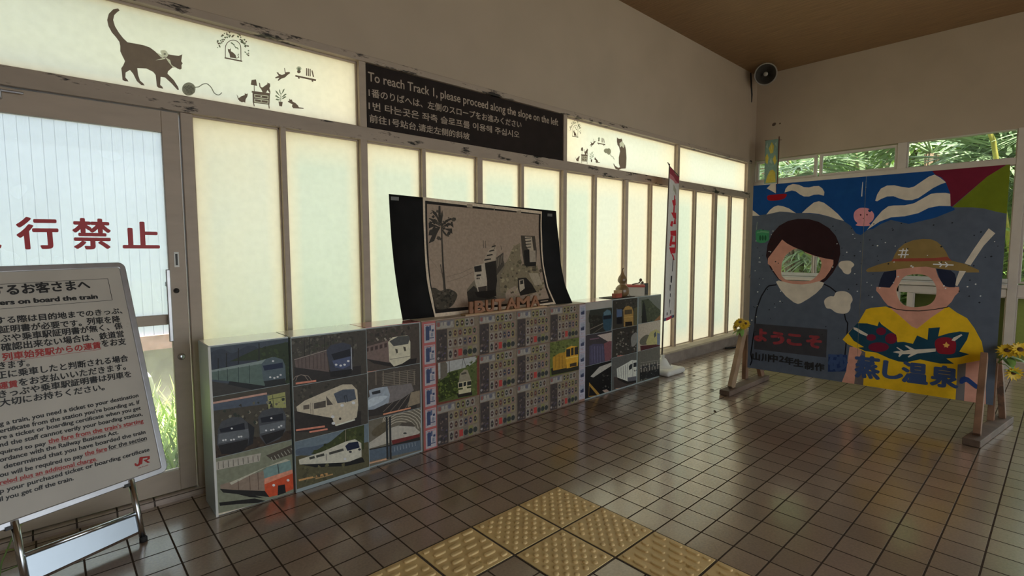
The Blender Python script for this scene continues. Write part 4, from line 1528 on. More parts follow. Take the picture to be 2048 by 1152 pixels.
# ================================================================== DIRECTION SIGN IN THE TOP LIGHT
sg = thing('direction_sign', (-4.24, YW, 2.15), 'dark brown four-language direction sign board filling the second top light', 'sign')
MB().box(-5.208, -3.272, YW+.004, YW+.022, 2.150, 2.560).build('board', SIGNBR, sg, .002)
SGF = Frame((0, YW+.004, 0), (1, 0, 0), (0, 0, 1))


def px_text(fr, frm, body, a, b, ht, m, parent, bold=.012, name='lettering', lift=.0015):
    """line of text between two baseline points given in a zoomed picture; ht is the letter height there"""
    x, y, k = frm
    p0, p1 = fr.loc(x+a[0]/k, y+a[1]/k), fr.loc(x+b[0]/k, y+b[1]/k)
    q = fr.loc(x+a[0]/k, y+(a[1]-ht)/k)
    return text_mesh(name, body, m, parent, fr, p0, p1, math.hypot(q[0]-p0[0], q[1]-p0[1]), bold, lift)


C3 = (700, 100, 4)
px_text(SGF, C3, 'To reach Track 1, please proceed along the slope on the left', (145, 246), (1664, 606), 74, LETTER, sg, .012)
px_text(SGF, C3, '1番のりばへは、左側のスロープをお進みください', (150, 375), (1370, 628), 66, LETTER, sg, .014)
px_text(SGF, C3, '1번 타는곳은 좌측 슬로프를 이용해 주십시오', (150, 480), (1353, 708), 66, LETTER, sg, .014)
px_text(SGF, C3, '前往1号站台,请走左侧的斜坡', (157, 580), (955, 722), 62, LETTER, sg, .014)

# ================================================================== CAT STICKERS ON THE TOP LIGHTS
STF = Frame((0, YW+.0395, 0), (1, 0, 0), (0, 0, 1))
DK, GN, PA = (120, 104, 95), (128, 140, 118), (232, 232, 215)
STP = paint_mat('sticker_film', .5, var=.06, scale=30)
_nt = STP.node_tree        # thin film: part of the daylight comes through it
_tl = _nt.nodes.new('ShaderNodeBsdfTranslucent')
_nt.links.new([n for n in _nt.nodes if n.type == 'VECT_MATH'][0].outputs['Vector'], _tl.inputs['Color'])
_mx = _nt.nodes.new('ShaderNodeMixShader')
_mx.inputs[0].default_value = .5
_nt.links.new(_nt.nodes['Principled BSDF'].outputs[0], _mx.inputs[1])
_nt.links.new(_tl.outputs[0], _mx.inputs[2])
_nt.links.new(_mx.outputs[0], _nt.nodes['Material Output'].inputs['Surface'])


def sticker(name, label, grp, frm, draw):
    A = Art(STF.loc, 1.0).frame(*frm)
    A.clip = False
    draw(A)
    o = A.build(name, lambda u, v: STF.at(u, v), STP, None)
    # put the origin at the sticker itself
    me = o.data
    c = sum((v.co for v in me.vertices), V())/len(me.vertices)
    me.transform(M.Translation(-c))
    o.location = c
    return tag(o, label, 'sticker', grp)


Z1, Z2, Z4 = (0, 0, 4), (400, 0, 4), (1100, 180, 4)
GA = 'cat stickers on the left top light'


def d_walk(A):
    A.poly(DK, "958,85 945,67 905,75 870,110 857,160 868,210 895,260 930,300 955,335 962,370 962,410 980,450 1000,490 985,525 970,545 975,590 980,640 1000,650 1028,652 1020,638 1003,620 1005,580 1040,560 1065,590 1095,650 1130,680 1157,684 1148,668 1120,645 1105,600 1098,545 1170,548 1225,575 1245,600 1255,690 1270,703 1305,710 1300,695 1282,680 1285,615 1320,620 1370,665 1420,720 1432,718 1425,695 1390,640 1340,590 1345,570 1380,540 1400,540 1440,557 1453,550 1452,520 1462,508 1450,490 1458,435 1430,447 1400,443 1345,435 1340,450 1310,455 1290,460 1240,410 1200,380 1150,362 1090,350 1020,338 985,305 950,260 920,210 905,160 915,120 940,95")
    A.poly(PA, "1285,405 1320,402 1345,430 1335,455 1310,450 1290,430", True)
    A.poly(PA, "1318,450 1250,420 1270,440 1300,465")
    A.poly(PA, "1318,460 1245,482 1290,478 1325,470")
    A.poly(PA, "1320,455 1360,480 1372,520 1418,546 1380,535 1350,500")
    A.ell((150, 150, 136), 1318, 432, 10, 9, 8)


sticker('walking_cat_sticker', 'large dark walking cat sticker with a pale bow on the left top light', GA, Z1, d_walk)


def d_yarn(A):
    A.ell((150, 148, 134), 1510, 712, 54, 53, 20)
    for k in range(7):
        A.line((84, 80, 74), [(1470+k*12, 680+abs(k-3)*4), (1490+k*10, 712), (1500+k*9, 752-abs(k-3)*3)], 4)
        A.line((100, 96, 88), [(1462+k*3, 700+k*8), (1500, 690+k*12), (1545, 685+k*10)], 3)
    A.line((130, 128, 116), smooth_poly(parse("1565,700 1590,695 1620,675 1655,670 1690,700 1715,745 1750,760 1775,740 1780,720"), 3)[:-5], 7)


sticker('yarn_ball_sticker', 'grey ball of yarn sticker in front of the walking cat', GA, Z1, d_yarn)


def d_arch(A):
    A.poly(DK, "197,457 338,485 338,496 197,468")
    arc = [(265+62*math.cos(a), 385-64*math.sin(a)) for a in [PI*i/12 for i in range(13)]]
    A.line(DK, [(328, 490)]+arc+[(203, 460)], 6)
    A.poly(DK, "222,390 235,395 245,386 247,410 265,420 285,440 292,468 240,460 236,430 225,412")
    A.line(DK, "292,465 312,460 302,440 312,432", 5)
    r = random.Random(3)
    for i in range(64):
        a = r.uniform(-.35, PI+.2)
        q = r.uniform(88, 128)
        x, y = 265+q*math.cos(a)*1.02, 385-q*math.sin(a)+(math.cos(a)*18)
        z = r.uniform(5, 10)
        A.poly(GN if r.random() < .6 else DK, [(x-z, y), (x-z*.2, y-z*.9), (x+z, y-z*.4), (x+z*.5, y+z*.9)])
    for i in range(10):
        x, y = 250+i*6, 340+i*6+r.uniform(-6, 10)
        A.poly(GN, [(x-6, y), (x, y-7), (x+6, y+2), (x, y+6)])


def d_leap(A): A.poly(DK, "600,620 630,605 612,580 625,578 632,590 655,600 680,590 673,545 678,542 685,578 715,575 722,585 700,600 680,620 650,630 625,648 622,640 635,622 605,628")


def d_shelf(A):
    A.poly(DK, "763,600 930,635 926,649 762,613")
    A.poly(DK, "782,615 797,618 797,632 785,628")
    A.poly(DK, "892,640 908,642 905,656 893,652")
    A.ell(DK, 791, 572, 15, 15, 10)
    for a in range(7): A.line(GN, [(791, 562), (791+24*math.cos(-.4-a*.38), 562+32*math.sin(-.4-a*.38))], 5)
    for x in (848, 862, 876): A.line(DK, "%d,%d %d,%d" % (x+5, 545+(x-848)*.25, x+5, 606+(x-848)*.2), 9)
    A.line(DK, "896,564 908,616", 10)


def d_dresser(A):
    A.poly(DK, "412,640 448,635 458,688 406,678")
    A.line(DK, "433,684 434,730", 6)
    A.poly(DK, "415,727 564,745 560,758 412,740")
    A.poly(DK, "420,738 560,755 556,838 422,822")
    for b in (752, 788):
        A.poly(PA, [(434, b), (548, b+14), (546, b+42), (435, b+28)])
        A.poly(DK, [(440, b+6), (542, b+19), (540, b+36), (441, b+23)])
        A.ell(PA, 490, b+20, 6, 6, 8)
    A.line(DK, "428,820 434,850", 8)
    A.line(DK, "550,835 554,868", 8)


def d_sit(A): A.poly(DK, "472,660 480,665 485,695 500,700 520,685 540,672 537,660 548,665 560,668 562,690 555,705 565,740 555,742 540,720 530,740 500,738 490,715 475,695")
def d_sit2(A): A.poly(DK, "292,755 300,765 310,785 330,770 358,760 358,745 368,752 382,748 380,770 365,795 362,822 350,815 335,818 318,810 305,795")


def d_plant(A):
    A.poly(DK, "628,812 662,815 656,852 634,848")
    A.line(GN, "645,812 648,745", 4)
    for t_ in ("646,790 610,760 600,768 620,782", "646,775 615,730 602,722 612,745", "648,760 640,720 632,715 636,740", "648,760 665,718 678,708 672,730", "648,780 680,750 695,752 670,772", "648,795 680,768 692,775 668,790", "646,800 612,788 604,798 625,804"): A.poly(GN, t_)


def d_paw(A): A.poly(DK, "700,812 715,805 712,790 725,798 735,795 740,812 765,825 785,845 790,858 830,864 828,871 785,868 745,866 735,850 740,835 720,825")


small = []
for nm, what, dr in (('arched_window_sticker', 'ivy-hung arched window with a kitten', d_arch), ('leaping_kitten_sticker', 'leaping kitten', d_leap), ('shelf_sticker', 'wall shelf with plant and books', d_shelf), ('dresser_sticker', 'dresser with a table lamp', d_dresser),
                     ('kitten_sticker', 'kitten on the dresser', d_sit), ('kitten_sticker', 'kitten left of the dresser', d_sit2), ('potted_plant_sticker', 'leafy potted plant', d_plant), ('kitten_sticker', 'kitten reaching up by the plant', d_paw)):
    small.append((sticker(nm, 'sticker of a %s, left top light' % what, GA, Z2, dr), what))
a0, a1 = STF.loc(466, 122), STF.loc(1150, 275)
for o, what in small:
    dup(o, (a1[0]-a0[0], 0, a1[1]-a0[1]), 'sticker of a %s, third top light' % what, 'sticker', 'cat stickers on the third top light')


def d_big(A):
    A.poly(DK, "535,378 545,388 560,392 572,388 578,400 580,425 600,440 608,480 612,540 610,600 605,628 570,630 550,640 525,632 508,600 510,585 520,605 545,622 560,618 550,585 550,540 560,490 552,455 540,440 535,410")
    A.poly(PA, "556,425 575,410 590,425 597,445 588,466 575,448 560,460")


sticker('sitting_cat_sticker', 'large dark sitting cat sticker seen from behind with a pale bow', 'cat stickers on the third top light', Z4, d_big)


def d_yarn2(A):
    A.ell((176, 174, 156), 450, 486, 20, 19, 14)
    A.ell((166, 164, 148), 470, 492, 18, 26, 14)
    for k in range(3): A.line((140, 138, 124), [(440+k*12, 476), (448+k*12, 506)], 3)
    A.line((160, 158, 142), "480,515 490,528 505,535 508,548 518,555", 4)


sticker('yarn_ball_sticker', 'pale ball of yarn sticker left of the sitting cat', 'cat stickers on the third top light', Z4, d_yarn2)

# ================================================================== STATION NOTICE STAND
NF = Frame((-6.566, .006, 0), (.955, .297, .014), (-.0923, .2513, .9635))
NF.v = (NF.v-NF.u*NF.v.dot(NF.u)).normalized()
NF.n = NF.u.cross(NF.v)
ns = thing('notice_stand', tuple(NF.at(-.2, .0)), 'white station notice on a chrome stand leaning at the glass door', 'notice stand')
na0, na1, nb0, nb1 = -.56, .158, .268, 1.328


def rrect(a0, a1, b0, b1, r, n=6):
    out = []
    for cx, cy, s in ((a1-r, b0+r, -PI/2), (a1-r, b1-r, 0), (a0+r, b1-r, PI/2), (a0+r, b0+r, PI)):
        out += [(cx+r*math.cos(s+PI/2*i/n), cy+r*math.sin(s+PI/2*i/n)) for i in range(n+1)]
    return out


o_, i_ = rrect(na0, na1, nb0, nb1, .032), rrect(na0+.026, na1-.026, nb0+.026, nb1-.026, .010)
k = len(o_)
vs = [NF.at(a, b, .0) for a, b in o_]+[NF.at(a, b, .0) for a, b in i_]+[NF.at(a, b, -.03) for a, b in o_]+[NF.at(a, b, -.012) for a, b in i_]
fs = []
for i in range(k):
    j = (i+1) % k
    fs += [(i, j, k+j, k+i), (2*k+i, 2*k+j, j, i), (k+i, k+j, 3*k+j, 3*k+i)]
MB().add(vs, fs).build('edge_frame', ALU, ns, .003)
NPL = mat('notice_face_plate', (.57, .52, .45), .45, var=.06, scale=5, stain=(.42, .36, .28), stain_amt=.66, stain_scale=4)
MB().obox(NF.o, NF.u, NF.v, NF.n, na0+.018, na1-.018, nb0+.018, nb1-.018, -.028, -.006).build('face_plate', NPL, ns)
for a in (0.002, -.402):
    MB().tube([NF.at(a, .012, -.004), NF.at(a, .29, -.004)], .0135, 12).build('leg', CHROME, ns)
    p = NF.at(a, 0, -.004)
    MB().lathe([(0, 0), (.016, 0), (.016, .018), (.013, .022), (0, .022)], (p.x, p.y, 0), 14).build('rubber_foot', RUBBER, ns)
    MB().obox(NF.o, NF.u, NF.v, NF.n, a-.03, a-.002, .262, .276, -.02, .006).build('clip', BLACKM, ns)
MB().tube([NF.at(-.40, .146, -.004), NF.at(.0, .133, -.004)], .010, 10).build('cross_rail', CHROME, ns)
MB().hexa([NF.at(-.40, .036, -.010), NF.at(0, .048, -.010), NF.at(0, .048, -.004), NF.at(-.40, .036, -.004), NF.at(-.40, .138, -.012), NF.at(0, .126, -.012), NF.at(0, .126, -.006), NF.at(-.40, .138, -.006)]).build('skirt_plate', mat('bright_steel_plate', (.46, .52, .58), .3, .6, var=.05, scale=6), ns, .001)
MB().tube([NF.at(-.40, .034, -.006), NF.at(0, .046, -.006)], .006, 8).build('lower_rail', DARKWOOD, ns)
INK = mat('black_print', (.012, .011, .011), .5, var=.05)
INKR = mat('red_print', (.42, .035, .03), .5, var=.05)
K7, K6, K8 = (0, 640, 6.606), (0, 520, 8), (0, 780, 5.009)
NFT = Frame(NF.o, NF.u, NF.v)
NFT.o = NF.at(0, 0, -.006)
for pts in ("0,390 1724,298", "1724,298 1796,642", "1796,642 0,786"):
    (x0, y0), (x1, y1) = parse(pts)
    p, q = NFT.loc(x0/8, 520+y0/8), NFT.loc(x1/8, 520+y1/8)
    MB().beam(NFT.at(*p, .0008), NFT.at(*q, .0008), .0012, .0022, NFT.n).build('title_border', INK, ns)
NT = lambda *a, **kw: px_text(NFT, a[0], a[1], a[2], a[3], a[4], kw.get('m', INK), ns, kw.get('bold', .03))
NT(K6, 'るお客さまへ', (125, 572), (1446, 474), 165, bold=.04)
NT(K6, 'す', (-90, 590), (62, 580), 165, bold=.04)
NT(K6, 'ers on board the train', (0, 722), (1560, 616), 78, bold=.05)
NT(K6, 'する際は目的地までのきっぷ、', (-60, 1036), (1960, 862), 112)
NT(K7, '証明書が必要です。', (0, 182), (1080, 84), 96)
NT(K7, '列車を降', (1155, 72), (1590, 36), 92)
NT(K7, 'ぶや乗車駅証明書が無く、係', (10, 302), (1620, 122), 98)
NT(K7, '確認出来ない場合は、鉄道営', (20, 420), (1638, 228), 100)
NT(K7, '列車始発駅からの運賃', (40, 545), (1335, 378), 98, m=INKR, bold=.035)
NT(K7, 'をお支', (1350, 362), (1666, 328), 92)
NT(K7, 'きます。', (-20, 662), (390, 616), 98)
NT(K7, '正に乗車したと判断される場合', (-40, 790), (1695, 548), 100)
NT(K7, '運賃', (-10, 925), (235, 888), 92, m=INKR, bold=.035)
NT(K7, 'をお支払いいただきます。', (258, 882), (1665, 660), 100)
NT(K7, 'きっぷや乗車駅証明書は列車を', (-15, 1040), (1736, 756), 98)
NT(K7, '大切にお持ちください。', (0, 1152), (1382, 930), 98)
NT(K8, 'g a train, you need a ticket to your destination', (0, 362), (1386, 70), 46)
NT(K8, "ertificate from the station you're boarding at. If", (0, 432), (1400, 138), 46)
NT(K8, 're a ticket or boarding certificate when you get', (0, 498), (1410, 196), 44)
NT(K8, 'nd the staff cannot verify your boarding station,', (0, 572), (1426, 256), 46)
NT(K8, 'quired to pay', (0, 644), (460, 550), 40)
NT(K8, "the fare from the train's starting", (485, 536), (1436, 326), 46, m=INKR)
NT(K8, 'ordance with the Railway Business Act.', (0, 722), (1186, 440), 46)
NT(K8, 'determined that you have boarded the train', (40, 790), (1456, 436), 46)
NT(K8, 'ou will be required to pay', (0, 874), (830, 676), 46)
NT(K8, 'the fare', (850, 660), (1072, 606), 44, m=INKR)
NT(K8, 'for the section', (1090, 598), (1470, 498), 44)
NT(K8, 'reled plus an additional charge.', (0, 952), (972, 706), 46, m=INKR)
NT(K8, 'p your purchased ticket or boarding certificate', (0, 1036), (1496, 612), 46)
NT(K8, 'il you get off the train.', (0, 1116), (736, 902), 46)
for (x0, y0), (x1, y1), fr_, m_ in (((40, 556), (1338, 388), K7, INKR), ((485, 546), (1436, 336), K8, INKR), ((850, 668), (1072, 614), K8, INKR), ((0, 962), (965, 716), K8, INKR), ((1090, 606), (1470, 508), K8, INK)):
    p, q = NFT.loc(fr_[0]+x0/fr_[2], fr_[1]+y0/fr_[2]), NFT.loc(fr_[0]+x1/fr_[2], fr_[1]+y1/fr_[2])
    MB().beam(NFT.at(*p, .0008), NFT.at(*q, .0008), .0012, .0016, NFT.n).build('underline', m_, ns)
A = Art(NFT.loc, 1.0).frame(*K8)
A.clip = False
RJ = (172, 46, 44)
A.poly(RJ, "1345,738 1362,732 1366,742 1372,746 1382,743 1386,735 1396,676 1418,668 1408,738 1398,756 1374,766 1352,760")
A.poly(RJ, "1400,700 1404,672 1500,660 1500,690 1470,706 1506,724 1478,732 1436,706 1438,700 1474,692 1476,678 1430,686 1424,742 1402,748 1410,690")
A.build('logo', lambda u, v: NFT.at(u, v, .0012), PRINT, ns)
NT(K8, 'JR九州', (1385, 790), (1482, 762), 16, m=INKR, bold=.0)

# vine growing at the foot of the stand
vn = thing('vine_sprig', (-7.0, .06, 0), 'green leafy vine sprig by the left leg of the notice stand', 'plant')
MB().tube([(-7.04, .05, 0), (-7.03, .09, .06), (-7.0, .11, .13), (-6.965, .12, .22), (-6.93, .14, .28)], .003, 6).tube([(-7.03, .07, .03), (-6.98, .04, .05), (-6.93, .02, .06)], .0025, 6).build('stem', LEAF, vn)
for (x, y), yy, d_, L in (((14, 1060), .09, (1, -.2, .35), .055), ((10, 1100), .07, (.9, -.1, -.2), .05), ((78, 987), .14, (1, -.2, .1), .05), ((55, 1106), .04, (1, -.3, .12), .05), ((40, 1146), .03, (1, -.2, .1), .06), ((70, 1152), .02, (.9, -.3, -.1), .05)):
    p = on_plane(x, y, (0, yy, 0), V((0, 1, 0)))
    MB().blade(p, d_, V((.2, .6, .8)).cross(V(d_)), L, .024, .15, 4, .12).build('leaf', LEAFL, vn)

# ================================================================== FACE-HOLE BOARD
FO = V((-1.8, -.74, 0))
FU = V((.1, -1.76, 0)).normalized()
FB = Frame(FO, FU, (0, 0, 1))
fb = thing('face_hole_board', tuple(FB.at(.88, 0)), 'painted welcome board with two face holes on wooden feet', 'photo board')
A = Art(FB.loc, 1.75)
A.nrm = FB.n
PA_, PB_, PD_, PC_, PE_ = (1490, 320, 5.007), (1480, 540, 5.007), (1720, 320, 4.8), (1680, 600, 4.8), (1720, 460, 6.0615)
W_, G_, BK_, FL_, YE_, TE_, RD_ = (174, 164, 148), (70, 76, 86), (22, 20, 24), (168, 121, 104), (188, 148, 26), (22, 52, 66), (94, 22, 40)
A.local([(-.2, 0), (2, 0), (2, 2.2), (-.2, 2.2)], col(*G_, 1.75))
A.frame(*PA_).poly((17, 58, 108), "40,200 1500,60 2000,60 2100,500 1900,580 1640,640 1460,600 1360,640 1280,690 1220,702 1160,752 1110,735 1060,660 990,612 870,575 750,545 580,530 510,532 350,516 210,545 40,562")
A.poly((18, 60, 108), "900,350 1000,300 1180,270 1150,300 980,345 900,375", True)
A.frame(*PD_)
A.poly((90, 22, 38), "660,60 1500,0 1420,37 1220,160 882,450 870,440 866,320 822,210 780,165 720,140")
A.poly((88, 98, 20), "1600,10 1424,36 1220,160 884,455 1080,455 1200,468 1300,495 1480,530")
A.poly(W_, "146,392 165,330 200,275 260,245 330,243 400,258 470,268 520,255 600,200 660,160 716,140 770,170 826,215 770,235 700,270 620,325 560,365 500,385 440,385 380,370 320,347 260,350 200,375 165,396")
A.poly(W_, "66,672 150,560 210,490 270,445 320,437 430,435 520,415 600,370 680,325 740,317 820,315 866,325 870,442 760,440 660,460 560,510 430,540 300,550 190,590")
A.frame(*PA_)
A.poly(W_, "396,325 405,290 430,258 480,240 540,248 590,272 640,275 690,262 740,260 775,285 795,320 790,358 740,345 690,348 640,366 590,365 550,345 510,315 470,305")
A.poly(W_, "214,546 250,500 290,468 330,455 380,463 440,485 512,533 430,522 350,516")
A.poly(W_, "570,530 620,482 690,425 740,413 790,428 860,480 930,540 992,610 930,595 840,565 740,540 650,530")
A.poly(W_, "40,490 70,498 100,520 148,558 40,560")
A.poly(W_, "218,284 260,242 312,238 308,334 270,312")
A.line((70, 24, 30), "312,238 312,335", 5)
A.poly((122, 16, 24), "226,358 300,345 412,340 405,375 370,395 290,408 232,402", True)
# pink round face
A.poly((184, 124, 128), "1088,560 1100,515 1140,485 1180,478 1240,488 1285,530 1292,570 1275,610 1245,635 1255,655 1200,662 1110,655 1125,632 1100,605", True)
for x, y, r_ in ((1158, 550, 9), (1222, 548, 8), (1185, 585, 5)): A.ell((66, 24, 34), x, y, r_, r_, 8)
A.poly((14, 48, 88), "1240,520 1230,500 1248,492 1268,508 1255,522")
# green cup
A.poly((52, 112, 76), "105,730 112,705 160,695 245,708 240,800 200,828 150,832 112,815")
A.poly((84, 128, 96), "118,720 170,710 240,718 238,732 170,724 118,734")
for x in (152, 178, 204): A.ell((30, 70, 46), x, 780, 11, 28, 10)
A.line((110, 122, 110), "122,620 115,700", 5)
# left hill ridge already grey; hair, face, scarf
A.poly((38, 22, 24), "210,960 225,850 270,740 340,660 430,610 530,588 640,592 740,620 840,680 910,760 950,860 955,940 930,1040 880,1130 820,1200 760,1245 420,1245 330,1190 250,1080")
A.poly(FL_, "372,797 230,985 228,1040 258,1062 285,1110 340,1190 420,1245 560,1262 700,1245 800,1180 850,1110 885,1040 885,1000 800,985 700,960 600,920 480,868 420,835")
A.frame(*PB_)
A.poly((172, 120, 102), "385,105 440,118 560,132 700,130 800,105 760,145 600,150 430,140")
A.poly(W_, "360,118 385,105 440,118 520,138 620,145 700,136 790,112 842,128 820,175 760,235 690,285 610,332 580,340 540,325 460,262 400,190")
for t_ in ("365,148 290,158 265,180 215,260 170,380 152,480 150,560 128,700 108,840 120,905 102,955", "842,142 900,170 950,210 972,232", "1046,440 1058,500 1078,530 1072,640 1060,760 1050,860"): A.line(BK_, t_, 13)
A.poly(W_, "842,320 860,285 905,262 940,262 960,225 1010,212 1065,218 1110,250 1128,300 1108,340 1105,385 1080,425 1030,438 960,425 910,390 865,380", True)
A.frame(*PA_)
A.poly(W_, "936,1060 950,1022 990,1010 1050,1010 1090,1040 1088,1062 1065,1085 1060,1125 1030,1145 990,1130 970,1100", True)
A.frame(*PB_)
A.poly((50, 49, 52), "142,535 875,595 862,876 140,792")
A.poly((34, 48, 82), "885,845 1075,850 1060,1015 880,1020")
# stick, hat, face
A.frame(*PE_)
A.poly(W_, "1560,-20 1640,40 1500,190 1340,430 1268,404 1380,230 1470,100")
A.poly((116, 96, 56), "70,490 100,465 220,420 390,375 420,300 460,230 540,165 640,125 760,108 860,112 930,140 990,190 1040,260 1075,330 1100,370 1270,410 1440,485 1445,515 1290,515 1150,490 960,470 800,445 640,455 440,490 260,505 90,510")
A.poly((124, 58, 46), "400,350 600,342 900,340 1060,325 1110,370 900,375 700,380 380,380")
A.poly(W_, "1205,495 1285,498 1230,590 1180,680 1155,670 1170,590")
A.poly(FL_, "440,480 640,452 800,444 915,465 945,560 1000,650 1060,690 1200,690 1205,745 1150,800 1110,870 1050,930 900,965 680,985 480,965 340,915 290,860 240,785 195,735 200,690 360,690 410,640 440,560")
A.poly((28, 32, 48), "222,690 250,590 290,510 440,485 438,570 400,650 360,700 290,695")
A.poly((28, 32, 48), "925,470 1000,475 1100,490 1150,530 1168,600 1150,695 1080,695 1020,680 970,600")
A.line((200, 200, 190), "470,250 585,250", 12)
A.line((200, 200, 190), "460,300 590,298", 13)
A.line((200, 200, 190), "525,225 495,335", 14)
A.line((200, 200, 190), "570,222 540,340", 14)
A.line((200, 200, 190), "885,415 1135,425", 14)
for t_ in ("990,420 955,390", "990,425 965,450", "1065,420 1030,390", "1065,425 1035,450"): A.line((200, 200, 190), t_, 13)
A.frame(*PC_)
A.poly(FL_, "92,450 180,450 210,500 150,620 150,820 10,810 60,680")
A.poly(FL_, "1205,600 1400,560 1400,1080 1190,1000")
A.poly(YE_, "25,380 70,325 180,210 250,90 300,75 440,62 560,110 900,110 1045,66 1120,120 1220,175 1290,270 1360,400 1394,570 1130,620 1112,965 220,830 240,500 200,480 75,425")
A.poly(FL_, "470,70 1000,85 880,165 740,275 690,255 560,140")
A.poly((84, 76, 74), "208,500 244,500 222,820 136,810 150,700", False)
A.poly((88, 84, 82), "1130,622 1210,605 1190,985 1108,962")
A.line(BK_, "465,65 540,88 640,102 760,105 900,92 1040,66", 8)
A.poly(TE_, "80,320 165,222 260,225 360,250 375,205 400,235 470,285 540,335 550,405 610,402 700,420 740,340 840,382 850,270 960,262 942,350 1040,320 1150,302 1240,312 1220,380 1145,495 1240,520 1150,550 1020,562 1095,612 960,610 860,590 770,570 640,598 560,590 470,560 350,505 240,490 170,458 230,452 130,390")
A.poly(W_, "130,262 160,268 268,330 258,348 200,325 130,280")
for x, y, rx, ry in ((395, 300, 48, 38), (300, 360, 46, 32), (490, 370, 58, 52), (370, 452, 100, 46)): A.ell(RD_, x, y, rx, ry, 14)
A.poly((112, 24, 34), "910,430 925,380 985,358 1060,365 1110,400 1112,470 1090,515 1010,520 940,505", True)
A.poly((186, 140, 70), "985,425 1008,422 1020,400 1032,420 1055,432 1038,445 1035,460 1015,450 998,455 1003,440")
A.poly(W_, "1070,388 1090,360 1165,328 1175,338 1100,395")
A.poly(W_, "508,500 550,490 585,490 540,455 550,452 610,488 675,478 620,438 640,436 720,475 920,465 918,495 740,515 660,552 650,545 680,518 600,520 570,548 560,540 570,515")
A.frame(*PA_)
r = random.Random(77)
for i in range(210):
    u, v = r.uniform(.02, 1.73), r.uniform(.45, 1.55)
    z = r.uniform(.004, .008)
    if .3 < u < .62 or v < .9 and u > .75: continue
    A.local([(u-z, v), (u, v-z*.8), (u+z, v+z*.3), (u, v+z)], col(*((190, 190, 186) if r.random() < .4 else (26, 28, 32)), 1.6))
# white drips down the joint
A.poly((168, 170, 168), "1176,220 1182,220 1178,300 1174,365 1164,365 1168,300")
A.hole("365,1050 380,1000 420,940 500,890 560,900 620,935 690,960 740,975 765,1030 760,1080 740,1131 700,1178 640,1211 510,1211 420,1203 380,1178 362,1140", True)
A.frame(*PE_)
A.hole("440,740 455,690 480,640 520,580 580,548 700,535 800,552 860,590 900,640 925,700 925,770 905,840 860,890 800,918 700,935 600,932 520,900 470,840", True)
b0, b1 = .174, 1.936
uj = [FB.loc(1727, 360), FB.loc(1717, 765)]
uj = (uj[0][0]+uj[1][0])/2
for ua, ub in ((-.005, uj-.0012), (uj+.0012, 1.752)):
    A.build('painted_sheet', lambda u, v: FB.at(u, v), PAINT, fb, base=[(ua, b0), (ub, b0), (ub, b1), (ua, b1)], thick=.012, back=(.42, .31, .2))
KF = (1480, 540, 5.007)
INKB = mat('black_brush_paint', (.012, .012, .014), .6, var=.1)
INKBL = mat('blue_brush_paint', (.035, .075, .20), .6, var=.15)
REDB = mat('red_brush_paint', (.30, .035, .045), .65, var=.25, scale=20)
for ch, xa, xb, yb in (('山', 125, 198, 905), ('川', 216, 290, 916), ('中', 300, 375, 925), ('2', 392, 434, 918), ('年', 448, 536, 950), ('生', 540, 628, 972), ('制', 648, 735, 1000), ('作', 752, 842, 1012)):
    px_text(FB, KF, ch, (xa, yb-4), (xb, yb+5), 58 if ch == '2' else 74, INKB, fb, .05)
for ch, xa, xb, yb in (('よ', 148, 258, 720), ('う', 312, 430, 752), ('こ', 478, 606, 762), ('そ', 670, 806, 785)):
    px_text(FB, KF, ch, (xa, yb-8), (xb, yb+8), 125, REDB, fb, .07)
px_text(FB, KF, '砂', (890, 1010), (1075, 1026), 160, INKBL, fb, .05)
KC = (1680, 600, 4.8)
for ch, xa, xb, ya, yb, ht in (('蒸', 148, 372, 742, 770, 196), ('し', 412, 590, 752, 782, 170), ('温', 598, 830, 792, 822, 190), ('泉', 872, 1124, 826, 860, 190)):
    px_text(FB, KC, ch, (xa, ya), (xb, yb), ht, INKBL, fb, .05)
B = Art(FB.loc, 1.75).frame(*KC)
B.poly((34, 52, 96), "1148,775 1160,745 1195,732 1235,745 1330,822 1328,858 1300,850 1215,785 1195,790 1175,805 1150,802")
B.build('lettering', lambda u, v: FB.at(u, v, .0016), PAINT, fb)

STW = mat('brown_stand_wood', (.22, .115, .065), .6, var=.3, scale=8, bump=.15, stain=(.10, .06, .04), stain_amt=.6)
STL = mat('pale_stand_wood', (.36, .24, .145), .65, var=.25, scale=8, bump=.15)


def stand(fa, fz, up_xy, leg_top, back_top, wood):
    """foot beam with two raking legs and an upright, carrying one side of the board"""
    fa, fz = V((*fa, .026)), V((*fz, .026))
    d_ = (fz-fa).normalized()
    s = thing('wooden_stand_tmp', (0, 0, 0), None, None)
    bpy.data.objects.remove(s)
    o = MB().beam(fa, fz, .095, .048).build('stand_foot', DARKWOOD, fb, .004)
    P = lambda t, z: fa+d_*t+V((0, 0, z))
    L = (fz-fa).length
    MB().beam(P(.13, .02), V(leg_top), .085, .04, (0, 1, 0)).build('front_leg', wood, fb, .003)
    MB().beam(P(L-.08, .02), V(back_top), .07, .038, (0, 1, 0)).build('back_leg', STW, fb, .003)
    MB().beam(V((*up_xy, .045)), V((*up_xy, .49)), .06, .04, (0, 1, 0)).build('upright', STW, fb, .003)


pL = FB.at(-.045, 0)
stand((-2.33, -.755), (-1.44, -.765), (pL.x+.05, pL.y+.0), (pL.x-.005, pL.y-.0, .565), (pL.x+.09, pL.y-.03, .5), STL)
pR = FB.at(1.70, 0)
stand((-2.28, -2.43), (-1.42, -2.545), (pR.x+.075, pR.y-.04), (pR.x-.045, pR.y+.01, .55), (pR.x+.115, pR.y-.06, .5), STW)


